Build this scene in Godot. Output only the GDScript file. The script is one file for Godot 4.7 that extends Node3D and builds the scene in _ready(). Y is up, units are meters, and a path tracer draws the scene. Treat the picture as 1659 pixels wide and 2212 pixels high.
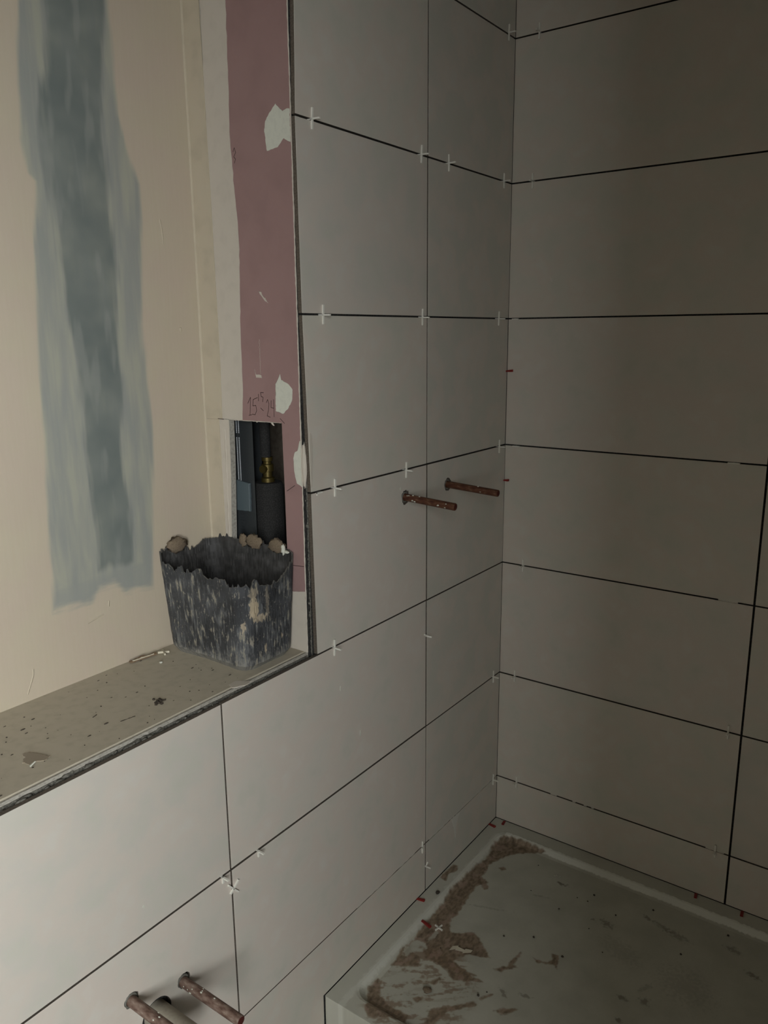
extends Node3D
# A bathroom under construction: a tiled wall with a plasterboard niche, a shower tray and pipe stubs.
# Metres. Tiled pipe wall is the plane x = 0, the other tiled wall the plane z = 0, floor y = 0.

const TILE_THICK := 0.008
const JOINT := 0.0034
const GLUE_BACK := -0.0155      # face of the boards that carry the tiles
const NICHE_BACK := -0.25
const SIDE_Z := 0.7323          # face of the niche's side wall
const LEDGE_Y := 0.905
const RIM_Y := 0.173            # top of the shower tray's rim
const ROOM_X := 1.6
const ROOM_Z := 2.0             # added partition behind the camera, its doorway shapes the light
const HALL_X := 3.4             # the added hall beyond it, holding the light
const HALL_Z := 3.2
const ROOM_Y := 2.6
const ADDED_DOOR := [0.55, 1.25, 1.91]  # added opening, sized to shape the light
const ADDED_WINDOW := [1.69, 3.30, 0.95, 2.52]  # added opening, placed for where its light falls

var rng := RandomNumberGenerator.new()
var M := {}
var taken := {}
var wobble := FastNoiseLite.new()


func _ready() -> void:
	rng.seed = 7
	wobble.seed = 3
	wobble.noise_type = FastNoiseLite.TYPE_SIMPLEX
	wobble.frequency = 1.0
	# --- camera
	var cam := Camera3D.new()
	cam.name = "camera"
	cam.keep_aspect = Camera3D.KEEP_HEIGHT
	cam.fov = 65.85
	cam.near = 0.02
	add_child(cam)
	cam.transform = Transform3D(Basis(Vector3(0.813331, -0.0085569, -0.58173831), Vector3(-0.1210495, 0.97552145, -0.18358898), Vector3(0.56906915, 0.21973774, 0.79238603)).orthonormalized(), Vector3(0.8828, 1.4673, 1.742))
	cam.current = true
	# --- sky and exposure
	var env := Environment.new()
	env.background_mode = Environment.BG_SKY
	var sky := Sky.new()
	var sm := ProceduralSkyMaterial.new()
	sm.sky_top_color = Color(0.75, 0.8, 0.86)
	sm.sky_horizon_color = Color(0.85, 0.87, 0.88)
	sm.ground_bottom_color = Color(0.4, 0.4, 0.38)
	sm.ground_horizon_color = Color(0.7, 0.7, 0.68)
	sky.sky_material = sm
	env.sky = sky
	env.ambient_light_source = Environment.AMBIENT_SOURCE_DISABLED
	env.tonemap_mode = Environment.TONE_MAPPER_LINEAR
	env.tonemap_exposure = 1.0
	env.sdfgi_enabled = true
	env.ssao_enabled = true
	env.ssil_enabled = true
	var we := WorldEnvironment.new()
	we.name = "environment"
	we.environment = env
	add_child(we)
	# --- added light at an invented, unseen hall window beyond the doorway
	var day := AreaLight3D.new()
	day.name = "added_window_light"
	day.area_size = Vector2(1.51, 1.47)
	day.light_energy = 20.5
	day.light_color = Color(0.97, 0.985, 1.0)
	day.shadow_enabled = true
	day.area_range = 12.0
	add_child(day)
	day.transform = Transform3D(Basis.IDENTITY, Vector3((ADDED_WINDOW[0] + ADDED_WINDOW[1]) / 2.0, (ADDED_WINDOW[2] + ADDED_WINDOW[3]) / 2.0, HALL_Z - 0.03))

	make_materials()
	build_shell()
	build_pipe_wall()
	build_plain_wall()
	build_niche()
	build_hole_contents()
	build_tray()
	build_bucket()
	build_pipes()
	build_spacers()
	build_wedges()
	build_ledge_debris()
	build_tray_debris()


# ---------------------------------------------------------------- helpers

func numbered(called: String) -> String:
	if not taken.has(called):
		taken[called] = 0
		return called
	taken[called] += 1
	return "%s_%03d" % [called, taken[called]]


func thing(called: String, label: String, category: String, at := Vector3.ZERO, group := "") -> Node3D:
	var o := Node3D.new()
	o.name = numbered(called)
	add_child(o)
	o.position = at
	o.set_meta("label", label)
	o.set_meta("category", category)
	if group:
		o.set_meta("group", group)
	return o


func structure(called: String, label: String, category: String) -> Node3D:
	var o := thing(called, label, category)
	o.set_meta("kind", "structure")
	return o


func begin() -> SurfaceTool:
	var st := SurfaceTool.new()
	st.begin(Mesh.PRIMITIVE_TRIANGLES)
	return st


func part(called: String, st: SurfaceTool, mat: Material, parent: Node) -> MeshInstance3D:
	var o := MeshInstance3D.new()
	o.name = called
	o.mesh = st.commit()
	o.material_override = mat
	parent.add_child(o, true)
	return o


func tri(st: SurfaceTool, a: Vector3, b: Vector3, c: Vector3, n: Vector3, ua := Vector2.ZERO, ub := Vector2.ZERO, uc := Vector2.ZERO) -> void:
	var flip := (a - c).cross(a - b).dot(n) < 0.0
	st.set_normal(n)
	st.set_uv(ua)
	st.add_vertex(a)
	st.set_normal(n)
	st.set_uv(uc if flip else ub)
	st.add_vertex(c if flip else b)
	st.set_normal(n)
	st.set_uv(ub if flip else uc)
	st.add_vertex(b if flip else c)


# a triangle with a normal for each corner
func tri3(st: SurfaceTool, p: Array, n: Array, u: Array) -> void:
	var face: Vector3 = (p[0] - p[2]).cross(p[0] - p[1])
	var order := [0, 1, 2]
	if face.dot(n[0] + n[1] + n[2]) < 0.0:
		order = [0, 2, 1]
	for i in order:
		st.set_normal(n[i])
		st.set_uv(u[i])
		st.add_vertex(p[i])


func quad(st: SurfaceTool, a: Vector3, b: Vector3, c: Vector3, d: Vector3, n: Vector3, ua := Vector2.ZERO, ub := Vector2.ZERO, uc := Vector2.ZERO, ud := Vector2.ZERO) -> void:
	tri(st, a, b, c, n, ua, ub, uc)
	tri(st, a, c, d, n, ua, uc, ud)


func box(st: SurfaceTool, lo: Vector3, hi: Vector3) -> void:
	for axis in 3:
		for s in 2:
			var n := Vector3.ZERO
			n[axis] = 1.0 if s else -1.0
			var a := lo
			var c := hi
			a[axis] = hi[axis] if s else lo[axis]
			c[axis] = a[axis]
			var i := (axis + 1) % 3
			var b := a
			b[i] = c[i]
			var j := (axis + 2) % 3
			var d := a
			d[j] = c[j]
			quad(st, a, b, c, d, n, Vector2(a[i], a[j]), Vector2(b[i], b[j]), Vector2(c[i], c[j]), Vector2(d[i], d[j]))


func inset(poly: PackedVector2Array, by: float) -> PackedVector2Array:
	var out := PackedVector2Array()
	var n := poly.size()
	var area := 0.0
	for i in n:
		area += poly[i].cross(poly[(i + 1) % n])
	var side := 1.0 if area > 0.0 else -1.0
	for i in n:
		var e0 := (poly[i] - poly[(i + n - 1) % n]).normalized()
		var e1 := (poly[(i + 1) % n] - poly[i]).normalized()
		var n0 := Vector2(-e0.y, e0.x) * side
		var n1 := Vector2(-e1.y, e1.x) * side
		var m := (n0 + n1)
		m = m / maxf(0.4, 1.0 + n0.dot(n1))
		out.append(poly[i] + m * by)
	return out


# A flat piece: poly in the plane o + u*x + v*y, its face at distance 0 along n, `deep` thick, edges chamfered by `chamfer`
func prism(st: SurfaceTool, poly: PackedVector2Array, o: Vector3, u: Vector3, v: Vector3, n: Vector3, deep: float, chamfer := 0.0, uv_shift := Vector2.ZERO, uv_scale := 1.0, sides: SurfaceTool = null) -> void:
	var rest := sides if sides else st
	var face := inset(poly, chamfer) if chamfer > 0.0 else poly
	var index := Geometry2D.triangulate_polygon(face)
	for i in range(0, index.size(), 3):
		var p := []
		var w := []
		for k in 3:
			var q := face[index[i + k]]
			p.append(o + u * q.x + v * q.y)
			w.append((q + uv_shift) * uv_scale)
		tri(st, p[0], p[1], p[2], n, w[0], w[1], w[2])
		tri(rest, p[0] - n * deep, p[1] - n * deep, p[2] - n * deep, -n, w[0], w[1], w[2])
	var c := poly.size()
	var mid := Vector2.ZERO
	var area := 0.0
	for i in c:
		area += poly[i].cross(poly[(i + 1) % c])
	for i in c:
		var j := (i + 1) % c
		var e := (poly[j] - poly[i]).normalized()
		var out2 := Vector2(e.y, -e.x) * (1.0 if area > 0.0 else -1.0)
		var on := (u * out2.x + v * out2.y).normalized()
		var a := o + u * poly[i].x + v * poly[i].y - n * chamfer
		var b := o + u * poly[j].x + v * poly[j].y - n * chamfer
		var ua := (poly[i] + uv_shift) * uv_scale
		var ub := (poly[j] + uv_shift) * uv_scale
		quad(rest, a, b, b - n * (deep - chamfer), a - n * (deep - chamfer), on, ua, ub, ub, ua)
		if chamfer > 0.0:
			var fa := o + u * face[i].x + v * face[i].y
			var fb := o + u * face[j].x + v * face[j].y
			quad(st, fa, fb, b, a, (on + n).normalized(), ua, ub, ub, ua)


# the pieces of poly once the holes (each inside a vertical strip of its own) are cut out; holes sorted by x
func cut(poly: PackedVector2Array, holes: Array) -> Array:
	var pieces := []
	var edges := [-10.0]
	for h in holes:
		var x := 0.0
		for p in h:
			x += p.x
		edges.append(x / h.size())
	edges.append(10.0)
	for i in edges.size() - 1:
		var strip := PackedVector2Array([Vector2(edges[i], -10), Vector2(edges[i + 1], -10), Vector2(edges[i + 1], 10), Vector2(edges[i], 10)])
		for p in Geometry2D.intersect_polygons(poly, strip):
			var todo := [p]
			for h in holes:
				var next := []
				for q in todo:
					next.append_array(Geometry2D.clip_polygons(q, h))
				todo = next
			pieces.append_array(todo)
	return pieces


func circle(at: Vector2, r: float, n := 28, rough := 0.0) -> PackedVector2Array:
	var out := PackedVector2Array()
	for i in n:
		var a := TAU * i / n
		out.append(at + Vector2(cos(a), sin(a)) * r * (1.0 + rough * wobble.get_noise_2d(at.x * 900.0 + cos(a) * 1.3, at.y * 900.0 + sin(a) * 1.3)))
	return out


func rect(x0: float, y0: float, x1: float, y1: float) -> PackedVector2Array:
	return PackedVector2Array([Vector2(x0, y0), Vector2(x1, y0), Vector2(x1, y1), Vector2(x0, y1)])


func pairs(flat: Array) -> PackedVector2Array:
	var out := PackedVector2Array()
	for i in range(0, flat.size(), 2):
		out.append(Vector2(flat[i], flat[i + 1]))
	return out


# an outline with extra points and a ragged edge
func ragged(flat: Array, step := 0.004, amount := 0.0012, seed_at := 0.0) -> PackedVector2Array:
	var p := pairs(flat)
	var out := PackedVector2Array()
	for i in p.size():
		var a := p[i]
		var b := p[(i + 1) % p.size()]
		var k := maxi(1, int(a.distance_to(b) / step))
		var side := Vector2(-(b - a).y, (b - a).x).normalized()
		for j in k:
			var q := a.lerp(b, float(j) / k)
			var shift := 0.0 if j == 0 else wobble.get_noise_2d(q.x * 140.0 + seed_at, q.y * 140.0) * amount
			out.append(q + side * shift)
	return out


func lathe(st: SurfaceTool, profile: Array, o: Vector3, axis: Vector3, segs := 24, u_len := 1.0) -> void:
	var up := Vector3.UP if absf(axis.y) < 0.9 else Vector3.RIGHT
	var a := axis.cross(up).normalized()
	var b := axis.cross(a).normalized()
	for i in profile.size() - 1:
		var p: Vector2 = profile[i]      # (along, radius)
		var q: Vector2 = profile[i + 1]
		var slope := (q - p)
		for s in segs:
			var t0 := TAU * s / segs
			var t1 := TAU * (s + 1) / segs
			var d0 := a * cos(t0) + b * sin(t0)
			var d1 := a * cos(t1) + b * sin(t1)
			var n0 := (d0 * slope.x - axis * slope.y).normalized()
			var n1 := (d1 * slope.x - axis * slope.y).normalized()
			var p0 := o + axis * p.x + d0 * p.y
			var p1 := o + axis * p.x + d1 * p.y
			var q0 := o + axis * q.x + d0 * q.y
			var q1 := o + axis * q.x + d1 * q.y
			var u0 := float(s) / segs
			var u1 := float(s + 1) / segs
			if p.y > 0.0:
				tri3(st, [p0, p1, q0], [n0, n1, n0], [Vector2(u0, p.x / u_len), Vector2(u1, p.x / u_len), Vector2(u0, q.x / u_len)])
			if q.y > 0.0:
				tri3(st, [p1, q1, q0], [n1, n1, n0], [Vector2(u1, p.x / u_len), Vector2(u1, q.x / u_len), Vector2(u0, q.x / u_len)])


# an uneven lump
func lump(st: SurfaceTool, at: Vector3, size: Vector3, rough := 0.35, seed_at := 0.0, rings := 8, segs := 12) -> void:
	var pts := []
	for i in rings + 1:
		var row := []
		var phi := PI * i / rings
		for s in segs:
			var th := TAU * s / segs
			var d := Vector3(sin(phi) * cos(th), cos(phi), sin(phi) * sin(th))
			var r := 1.0 + rough * wobble.get_noise_3d(d.x * 1.7 + seed_at, d.y * 1.7, d.z * 1.7 + seed_at * 0.3) + rough * 0.25 * wobble.get_noise_3d(d.x * 4.3, d.y * 4.3 + seed_at, d.z * 4.3)
			row.append(d * r)
		pts.append(row)
	for i in rings:
		for s in segs:
			var j := (s + 1) % segs
			var a: Vector3 = pts[i][s]
			var b: Vector3 = pts[i][j]
			var c: Vector3 = pts[i + 1][j]
			var d: Vector3 = pts[i + 1][s]
			var inv := Vector3.ONE / size
			var na := (a * inv).normalized()
			var nb := (b * inv).normalized()
			var nc := (c * inv).normalized()
			var nd := (d * inv).normalized()
			var z := Vector2.ZERO
			if i > 0:
				tri3(st, [at + a * size, at + b * size, at + c * size], [na, nb, nc], [z, z, z])
			if i < rings - 1:
				tri3(st, [at + a * size, at + c * size, at + d * size], [na, nc, nd], [z, z, z])


# a ragged bead of glue along a line: width and bulge change along it
func bead(st: SurfaceTool, from: Vector3, to: Vector3, wide: Vector3, high: Vector3, seed_at: float, step := 0.004, rough := 0.5) -> void:
	var count := int(from.distance_to(to) / step)
	var prev := []
	for i in count + 1:
		var c := from.lerp(to, float(i) / count)
		var s := float(i) * 0.23 + seed_at
		var w := 1.0 + rough * wobble.get_noise_2d(s, 1.0) + rough * 0.5 * wobble.get_noise_2d(s * 3.1, 7.0)
		var h := 1.0 + rough * 1.2 * wobble.get_noise_2d(s * 1.3, 4.0) + rough * 0.6 * wobble.get_noise_2d(s * 4.0, 9.0)
		c += wide * 0.35 * rough * wobble.get_noise_2d(s * 0.7, 12.0)
		var ring := []
		for k in 7:
			var a := PI * (k / 6.0)
			ring.append(c + wide * cos(a) * w + high * sin(a) * maxf(0.1, h))
		if prev:
			for k in 6:
				var n: Vector3 = (wide.normalized() * cos(PI * (k + 0.5) / 6.0) + high.normalized() * sin(PI * (k + 0.5) / 6.0)).normalized()
				quad(st, prev[k], prev[k + 1], ring[k + 1], ring[k], n)
		prev = ring


# ---------------------------------------------------------------- materials

func plain(c: Color, rough := 0.8, metal := 0.0) -> StandardMaterial3D:
	var m := StandardMaterial3D.new()
	m.albedo_color = c
	m.roughness = rough
	m.metallic = metal
	return m


func noise_tex(freq: float, ramp: Array, size := 256, seed_at := 1, octaves := 4) -> NoiseTexture2D:
	var n := FastNoiseLite.new()
	n.seed = seed_at
	n.noise_type = FastNoiseLite.TYPE_SIMPLEX
	n.frequency = freq
	n.fractal_octaves = octaves
	var g := Gradient.new()
	g.set_color(0, ramp[0])
	g.set_color(1, ramp[-1])
	for i in range(1, ramp.size() - 1):
		g.add_point(float(i) / (ramp.size() - 1), ramp[i])
	var t := NoiseTexture2D.new()
	t.width = size
	t.height = size
	t.seamless = true
	t.noise = n
	t.color_ramp = g
	return t


func mottled(c: Color, spread: float, scale: float, rough := 0.8, freq := 0.02, seed_at := 1) -> StandardMaterial3D:
	var m := plain(Color.WHITE, rough)
	m.albedo_texture = noise_tex(freq, [c.darkened(spread), c, c.lightened(spread * 0.4)], 256, seed_at)
	m.uv1_triplanar = true
	m.uv1_world_triplanar = true
	m.uv1_scale = Vector3.ONE * scale
	return m


func make_materials() -> void:
	# tiles: off-white, faintly clouded, satin; three shades as the batches differ, the last has the corner's dimmer light painted in
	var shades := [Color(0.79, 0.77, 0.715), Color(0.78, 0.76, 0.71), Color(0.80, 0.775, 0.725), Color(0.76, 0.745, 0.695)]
	M.tiles = []
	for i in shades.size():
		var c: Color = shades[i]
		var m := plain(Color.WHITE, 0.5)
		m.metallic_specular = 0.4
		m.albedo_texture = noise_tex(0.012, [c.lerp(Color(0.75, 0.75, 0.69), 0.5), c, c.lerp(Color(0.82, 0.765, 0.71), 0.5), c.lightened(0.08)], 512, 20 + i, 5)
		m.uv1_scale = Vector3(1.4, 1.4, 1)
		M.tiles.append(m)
	M.tile_body = mottled(Color(0.35, 0.315, 0.27), 0.2, 20.0, 0.95, 0.04, 3)
	M.glue = mottled(Color(0.19, 0.185, 0.17), 0.35, 12.0, 0.95, 0.05, 4)
	M.glue_light = mottled(Color(0.40, 0.39, 0.35), 0.4, 14.0, 0.95, 0.05, 5)
	M.gypsum = mottled(Color(0.66, 0.64, 0.59), 0.2, 10.0, 0.95, 0.05, 6)
	M.beige = mottled(Color(0.745, 0.70, 0.61), 0.05, 3.0, 0.85, 0.02, 7)
	M.compound = mottled(Color(0.77, 0.735, 0.675), 0.03, 3.0, 0.9, 0.03, 8)
	M.filler = mottled(Color(0.80, 0.80, 0.74), 0.03, 9.0, 0.9, 0.03, 9)
	M.pink = mottled(Color(0.59, 0.475, 0.455), 0.04, 2.0, 0.85, 0.02, 10)
	M.pencil = plain(Color(0.24, 0.16, 0.15), 0.7)
	M.ledge = mottled(Color(0.72, 0.685, 0.605), 0.05, 4.5, 0.95, 0.03, 11)
	M.plaster = mottled(Color(0.68, 0.665, 0.64), 0.06, 2.0, 0.9, 0.02, 12)
	M.concrete = mottled(Color(0.52, 0.51, 0.49), 0.15, 2.0, 0.9, 0.02, 13)
	M.cavity = mottled(Color(0.44, 0.40, 0.345), 0.15, 6.0, 0.95, 0.03, 14)
	M.spacer = plain(Color(0.88, 0.87, 0.82), 0.5)
	M.wedge = plain(Color(0.52, 0.10, 0.08), 0.5)
	M.crumb = plain(Color(0.26, 0.23, 0.19), 0.95)
	M.mortar = mottled(Color(0.47, 0.41, 0.33), 0.25, 30.0, 0.95, 0.04, 15)
	M.wood = mottled(Color(0.50, 0.41, 0.31), 0.2, 20.0, 0.85, 0.03, 16)
	M.paper = plain(Color(0.80, 0.77, 0.68), 0.8)
	M.steel = plain(Color(0.30, 0.315, 0.32), 0.5, 0.6)
	M.glint_steel = plain(Color(0.92, 0.93, 0.93), 0.35, 0.3)  # steel with the glints of the bumps put into its pale colour
	M.dark_plastic = plain(Color(0.10, 0.10, 0.10), 0.5)
	M.foam = mottled(Color(0.12, 0.115, 0.105), 0.35, 25.0, 0.9, 0.04, 17)
	M.brass = plain(Color(0.36, 0.31, 0.16), 0.45, 0.7)
	M.blue_plastic = plain(Color(0.33, 0.375, 0.385), 0.6)
	M.drain = mottled(Color(0.64, 0.61, 0.54), 0.08, 15.0, 0.5, 0.03, 18)
	M.seal = mottled(Color(0.42, 0.41, 0.37), 0.3, 40.0, 0.7, 0.04, 19)
	var copper := plain(Color.WHITE, 0.5, 0.35)
	copper.albedo_texture = noise_tex(0.02, [Color(0.24, 0.13, 0.085), Color(0.36, 0.21, 0.14), Color(0.40, 0.26, 0.18), Color(0.52, 0.42, 0.34)], 256, 31, 5)
	copper.uv1_scale = Vector3(1, 1, 1)
	M.copper = copper
	var dusty := plain(Color.WHITE, 0.7, 0.1)
	dusty.albedo_texture = noise_tex(0.02, [Color(0.30, 0.21, 0.17), Color(0.42, 0.33, 0.28), Color(0.50, 0.42, 0.37), Color(0.60, 0.54, 0.48)], 256, 33, 5)
	M.copper_dusty = dusty
	M.copper_end = plain(Color(0.33, 0.13, 0.10), 0.6, 0.2)
	M.bucket = bucket_material()
	M.bucket_inside = mottled(Color(0.235, 0.23, 0.22), 0.3, 5.0, 0.7, 0.03, 51)


# ---------------------------------------------------------------- the room

func slab(parent: Node, called: String, lo: Vector3, hi: Vector3, mat: Material) -> void:
	var st := begin()
	box(st, lo, hi)
	part(called, st, mat, parent)


func build_shell() -> void:
	var f := structure("floor", "bare grey concrete screed floor of the bathroom", "floor")
	slab(f, "screed", Vector3(-0.5, -0.12, -0.2), Vector3(HALL_X + 0.2, 0, HALL_Z + 0.2), M.concrete)
	var c := structure("ceiling", "plain plastered ceiling above the tiles", "ceiling")
	slab(c, "ceiling_board", Vector3(-0.5, ROOM_Y, -0.2), Vector3(HALL_X + 0.2, ROOM_Y + 0.12, HALL_Z + 0.2), M.plaster)
	var r := structure("wall_right", "plain plastered side wall at the far end of the shower tray", "wall")
	slab(r, "plaster_face", Vector3(ROOM_X, 0, 0), Vector3(ROOM_X + 0.12, ROOM_Y, ROOM_Z), M.plaster)
	# added unseen partition; its doorway lets light reach only part of the room
	var fr := structure("wall_added_front", "added unseen partition with a doorway that shapes the light", "wall")
	slab(fr, "plaster_face", Vector3(-0.36, 0, ROOM_Z), Vector3(ADDED_DOOR[0], ROOM_Y, ROOM_Z + 0.1), M.plaster)
	slab(fr, "plaster_face", Vector3(ADDED_DOOR[1], 0, ROOM_Z), Vector3(HALL_X, ROOM_Y, ROOM_Z + 0.1), M.plaster)
	slab(fr, "lintel_face", Vector3(ADDED_DOOR[0], ADDED_DOOR[2], ROOM_Z), Vector3(ADDED_DOOR[1], ROOM_Y, ROOM_Z + 0.1), M.plaster)
	# added unseen hall: outer wall with the glowing window, and its two ends
	var w := structure("wall_added_hall", "added unseen hall walls around the glowing window", "wall")
	var x0: float = ADDED_WINDOW[0]
	var x1: float = ADDED_WINDOW[1]
	var y0: float = ADDED_WINDOW[2]
	var y1: float = ADDED_WINDOW[3]
	var z0 := HALL_Z
	var z1 := HALL_Z + 0.2
	slab(w, "plaster_face", Vector3(-0.5, 0, z0), Vector3(x0, ROOM_Y, z1), M.plaster)
	slab(w, "plaster_face", Vector3(x1, 0, z0), Vector3(HALL_X + 0.2, ROOM_Y, z1), M.plaster)
	slab(w, "plaster_face", Vector3(x0, 0, z0), Vector3(x1, y0, z1), M.plaster)
	slab(w, "plaster_face", Vector3(x0, y1, z0), Vector3(x1, ROOM_Y, z1), M.plaster)
	slab(w, "plaster_face", Vector3(HALL_X, 0, ROOM_Z), Vector3(HALL_X + 0.2, ROOM_Y, z0), M.plaster)
	slab(w, "plaster_face", Vector3(-0.5, 0, ROOM_Z), Vector3(-0.36, ROOM_Y, z0), M.plaster)
	var win := structure("window_1", "added unseen glowing window that lights the room", "window")
	var white := plain(Color(0.85, 0.85, 0.83), 0.4)
	slab(win, "frame", Vector3(x0, y0, z0), Vector3(x0 + 0.05, y1, z0 + 0.06), white)
	slab(win, "frame", Vector3(x1 - 0.05, y0, z0), Vector3(x1, y1, z0 + 0.06), white)
	slab(win, "frame", Vector3(x0 + 0.05, y0, z0), Vector3(x1 - 0.05, y0 + 0.05, z0 + 0.06), white)
	slab(win, "frame", Vector3(x0 + 0.05, y1 - 0.05, z0), Vector3(x1 - 0.05, y1, z0 + 0.06), white)
	var added_glow_pane := plain(Color(0.9, 0.92, 0.93), 0.5)
	added_glow_pane.emission_enabled = true  # glow of the added window
	added_glow_pane.emission = Color(0.97, 0.985, 1.0)
	added_glow_pane.emission_energy_multiplier = 0.6
	slab(win, "added_glow_pane", Vector3(x0 + 0.05, y0 + 0.05, z0 + 0.02), Vector3(x1 - 0.05, y1 - 0.05, z0 + 0.03), added_glow_pane)


var tile_count := 0

func add_tile(parent: Node, poly: PackedVector2Array, on_pipe_wall: bool, holes := [], shade := -1) -> void:
	var st := begin()
	var body := begin()            # the unglazed clay shows on the edges
	var o := Vector3.ZERO
	var u := Vector3(0, 0, 1) if on_pipe_wall else Vector3(1, 0, 0)
	var n := Vector3(1, 0, 0) if on_pipe_wall else Vector3(0, 0, 1)
	# tiles are never set perfectly level with each other
	var proud := rng.randf_range(-0.0005, 0.0003)
	o += n * proud
	var shift := Vector2(rng.randf() * 5.0, rng.randf() * 5.0)
	if holes.is_empty():
		prism(st, poly, o, u, Vector3.UP, n, TILE_THICK, 0.0003, shift, 1.0, body)
	else:
		for p in cut(poly, holes):
			prism(st, p, o, u, Vector3.UP, n, TILE_THICK, 0.0, shift, 1.0, body)
	var pick := rng.randi() % 3
	var t := MeshInstance3D.new()
	t.name = "tile"
	var mesh := st.commit()
	body.commit(mesh)
	mesh.surface_set_material(0, M.tiles[pick if shade < 0 else shade])
	mesh.surface_set_material(1, M.tile_body)
	t.mesh = mesh
	parent.add_child(t, true)
	tile_count += 1


const PIPE_A := Vector2(0.2719, 1.1435)
const PIPE_B := Vector2(0.4372, 1.1430)
const PIPE_C := Vector2(1.0690, 0.4660)
const PIPE_D := Vector2(1.1640, 0.5060)
const DRAIN := Vector2(1.1230, 0.4480)

func side_end(y: float) -> float:
	# where the tiles beside the niche end: the cut edge is not quite plumb
	var ys := [0.9, 1.2, 1.5, 1.8, 1.96, 2.5]
	var zs := [0.7232, 0.7280, 0.7368, 0.7395, 0.7345, 0.7345]
	for i in ys.size() - 1:
		if y <= ys[i + 1]:
			return lerpf(zs[i], zs[i + 1], clampf((y - ys[i]) / (ys[i + 1] - ys[i]), 0, 1))
	return zs[-1]


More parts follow.
